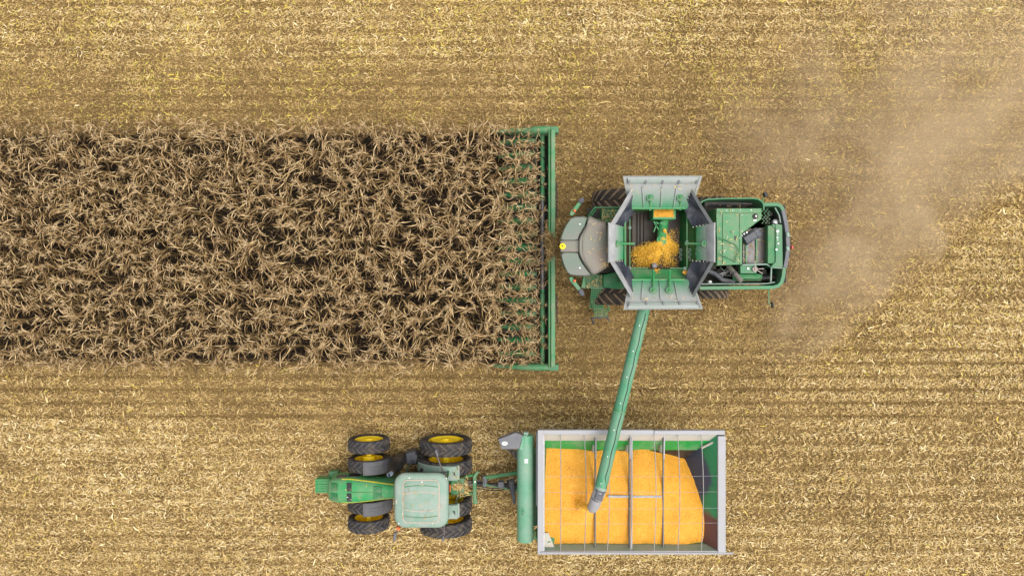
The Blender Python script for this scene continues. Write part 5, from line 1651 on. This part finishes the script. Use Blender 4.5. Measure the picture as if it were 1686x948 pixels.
MB().box(P3(838, 797, .8), (.16, .3, .24)).build('gearbox', M['dark'], tg, bevel=.04)
mb = MB(); mb.tube([P3(842, 790, 1.0), P3(844, 805, .9), P3(847, 828, .55)], [.11, .10, .05], 8); mb.build('parking_jack', M['hood_dark'], tg)
mb = MB(); mb.tube([P3(783, 803, .6), P3(800, 805.5, .55), P3(820, 807, .6), P3(850, 801, .8)], .02, 6); mb.tube([P3(783, 799, .6), P3(805, 803, .6), P3(830, 803.5, .65), P3(850, 798, .8)], .02, 6); mb.build('hydraulic_hose', M['black'], tg)

# the grain load
def load():
    nx, ny = 260, 180
    xs = np.linspace(gx0 + .03, gx1 - .05, nx); ys = np.linspace(gy0 + .02, gy1 - .05, ny)
    Xg, Yg = np.meshgrid(xs, ys)
    t = (Yg - gy0) / (gy1 - gy0)                     # 0 at the near side, 1 at the far side
    h = np.interp(t, [0, .08, .3, .55, .8, .85, 1], [2.88, 2.95, 3.02, 2.98, 2.70, 2.62, 2.4])
    def mound(px, py, r_, a):
        mx, my = P(px, py, 2.9)
        return a * np.exp(-(((Xg - mx) ** 2 + (Yg - my) ** 2) / r_ ** 2))
    h = h + mound(930, 790, .9, .10) + mound(1060, 800, .9, .05) + mound(930, 865, .7, .06) + mound(1120, 860, .8, .06)
    h = h - mound(947, 824, .3, .07) + mound(950, 840, .25, .06) - mound(979, 745, .3, .10) - mound(1034, 744, .3, .10) - mound(1088, 744, .3, .08)
    d = (Xg - 4.8) * .763 + (Yg + 5.6) * .649
    h = h - .85 * np.log1p(np.exp(d * 7)) / 7
    d2 = np.clip(Xg - (gx1 - .95), 0, 9)
    h = h - .22 * d2 ** 1.5
    # tiny heap along the middle tie
    h = h + .13 * (fbm(Xg * .9, Yg * .9, 3, 3) - .5) + .035 * (fbm(Xg * 2.6, Yg * 2.6, 3, 3) - .5) + .02 * (fbm(Xg * 9, Yg * 9, 4, 3) - .5)
    # the load cannot pass through the sloping walls
    h = np.maximum(h, ZR - (gy1 - Yg) - .02)
    h = np.maximum(h, ZR - (gx1 - Xg) / .75 - .02)
    co = np.stack([Xg.ravel(), Yg.ravel(), h.ravel()], 1)
    i, j = np.meshgrid(np.arange(nx - 1), np.arange(ny - 1)); a = (j * nx + i).ravel()
    o = np_mesh('grain_heap', co, np.stack([a, a + 1, a + nx + 1, a + nx], 1), M['grain'])
    tag(o, 'large load of golden maize kernels heaped inside the grain cart', 'grain')
    return xs, ys, h
LX, LY, LH = load()

def stream():
    r = np.random.default_rng(8)
    n = 2400
    t = r.random(n)
    x0_, y0_ = P(974.5, 834, 3.72); x1_, y1_ = P(951, 829, 3.0)
    x = x0_ + (x1_ - x0_) * t + r.normal(0, .035, n); y = y0_ + (y1_ - y0_) * t + r.normal(0, .045, n) * (1 + .4 * t)
    z = 3.75 - .12 * t - .62 * t * t + r.normal(0, .05, n)
    k = r.random(n) < .07                              # bouncing kernels round the landing place
    x = np.where(k, x1_ + r.normal(0, .2, n), x); y = np.where(k, y1_ + r.normal(0, .2, n), y); z = np.where(k, 3.0 + r.uniform(0, .1, n), z)
    sz = r.uniform(.012, .02, n)
    co, q = strips(x, y, z, r.uniform(0, pi, n), sz * 2, sz * 1.5, np.zeros(n), r.normal(0, .5, n), r.normal(0, .5, n), np.full(n, .1))
    o = np_mesh('grain_stream', co, q, M['grain_k'], smooth=False)
    tag(o, 'stream of golden grain pouring from the unloading spout into the cart', 'grain', kind='stuff')
stream()

# ================================================================== dust behind the combine
def dust():
    mat = bpy.data.materials.new('field_dust')
    mat.use_nodes = True
    nt = mat.node_tree
    nt.nodes.clear()
    out = nt.nodes.new('ShaderNodeOutputMaterial')
    pv = nt.nodes.new('ShaderNodeVolumePrincipled')
    pv.inputs['Color'].default_value = (0.98, 0.83, 0.61, 1)
    pv.inputs['Anisotropy'].default_value = 0.1
    geo = nt.nodes.new('ShaderNodeNewGeometry')
    n = noise(nt, 0.42, 4, 0.6, geo.outputs['Position'], 0.4)
    d = ramp(nt, n, [(0.34, (0.12, 0.12, 0.12)), (0.66, (1, 1, 1))])
    # thickest behind the straw chopper
    vl = nt.nodes.new('ShaderNodeVectorMath'); vl.operation = 'DISTANCE'
    nt.links.new(geo.outputs['Position'], vl.inputs[0]); vl.inputs[1].default_value = (10.6, -0.4, 0.5)
    near = nt.nodes.new('ShaderNodeMapRange')
    nt.links.new(vl.outputs['Value'], near.inputs['Value'])
    near.inputs['From Min'].default_value, near.inputs['From Max'].default_value = 0.5, 7.0
    near.inputs['To Min'].default_value, near.inputs['To Max'].default_value = 1.4, 0.85
    dens = mathn(nt, 'MULTIPLY', mathn(nt, 'MULTIPLY', d, near.outputs[0]), DUST)
    nt.links.new(dens, pv.inputs['Density'])
    nt.links.new(pv.outputs[0], out.inputs['Volume'])
    poly = [(1290, 440), (1262, 500), (1255, 570), (1285, 606), (1350, 596), (1410, 556), (1470, 500), (1550, 450), (1585, 395), (1640, 350), (1720, 300), (1830, 240),
            (1850, 100), (1820, -60), (1640, -80), (1460, -50), (1340, 10), (1230, 80), (1150, 180), (1190, 280), (1290, 340)]
    cx_, cy_ = 1420, 330
    rings_xy = []
    for px, py in poly:
        rings_xy.append(P(px, py, .6))
    c0 = P(cx_, cy_, .6)
    # resample finely
    pts = []
    m_ = len(rings_xy)
    for i in range(m_):
        p0, p1, p2, p3 = [Vector((*rings_xy[(i + k) % m_], 0)) for k in (-1, 0, 1, 2)]
        for k in range(4):
            t = k / 4
            pts.append(.5 * ((2 * p1) + (p2 - p0) * t + (2 * p0 - 5 * p1 + 4 * p2 - p3) * t * t + (3 * p1 - p0 - 3 * p2 + p3) * t ** 3))
    mb = MB()
    rings = []
    for k, z in ((.98, .12), (1.0, .2), (.93, .5), (.82, .95), (.66, 1.5), (.46, 2.1), (.2, 2.5)):
        rings.append([(c0[0] + (p.x - c0[0]) * k, c0[1] + (p.y - c0[1]) * k, z + (.25 * sin(i * .9) * k if z > .5 else 0)) for i, p in enumerate(pts)])
    mb.loft(rings)
    o = mb.build('dust_cloud', mat, None)
    tag(o, 'pale brown dust cloud drifting behind the combine over the stubble', 'dust', kind='stuff')
DUST = 0.32
dust()

def chaff():
    """bits of leaf lying on the flat tops of the machines"""
    r = np.random.default_rng(31)
    xs, ys, zs = [], [], []
    for (x0, y0, x1, y1, z, cnt) in ((970, 366, 1000, 438, 3.69, 26), (985, 430, 1003, 440, 3.67, 22), (1183, 346, 1217, 434, 3.36, 36), (1035, 292, 1150, 318, 4.12, 30), (1035, 486, 1150, 507, 4.12, 30),
                                     (1224, 380, 1258, 432, 2.66, 60), (660, 790, 730, 860, 3.23, 30), (732, 768, 755, 788, 2.06, 14), (964, 455, 993, 473, 1.93, 40), (990, 345, 1022, 366, 2.02, 90),
                                     (545, 796, 640, 824, 1.985, 10), (1155, 332, 1250, 340, 2.25, 40)):
        px = r.uniform(x0, x1, cnt); py = r.uniform(y0, y1, cnt); s_ = (HC - z) / 1124
        xs.append((px - 843) * s_); ys.append(-(py - 474) * s_); zs.append(np.full(cnt, z))
    x, y, z = np.concatenate(xs), np.concatenate(ys), np.concatenate(zs)
    n = len(x)
    co, q = strips(x, y, z, r.uniform(0, 2 * pi, n), r.uniform(.04, .16, n), r.uniform(.01, .022, n), r.normal(0, .5, n), r.normal(0, .05, n), r.normal(0, .2, n), np.full(n, .02))
    c = colours(n, np.full(n, .55), .03)
    o = np_mesh('chaff', co, q, M['piece'], smooth=False, colour=np.repeat(c, 2, 0))
    tag(o, 'scattered straw chaff lying on the flat tops of the machines', 'chaff', kind='stuff')
chaff()

# bookkeeping property used while building is no longer needed
for o in bpy.data.objects:
    if 'wc' in o:
        del o['wc']
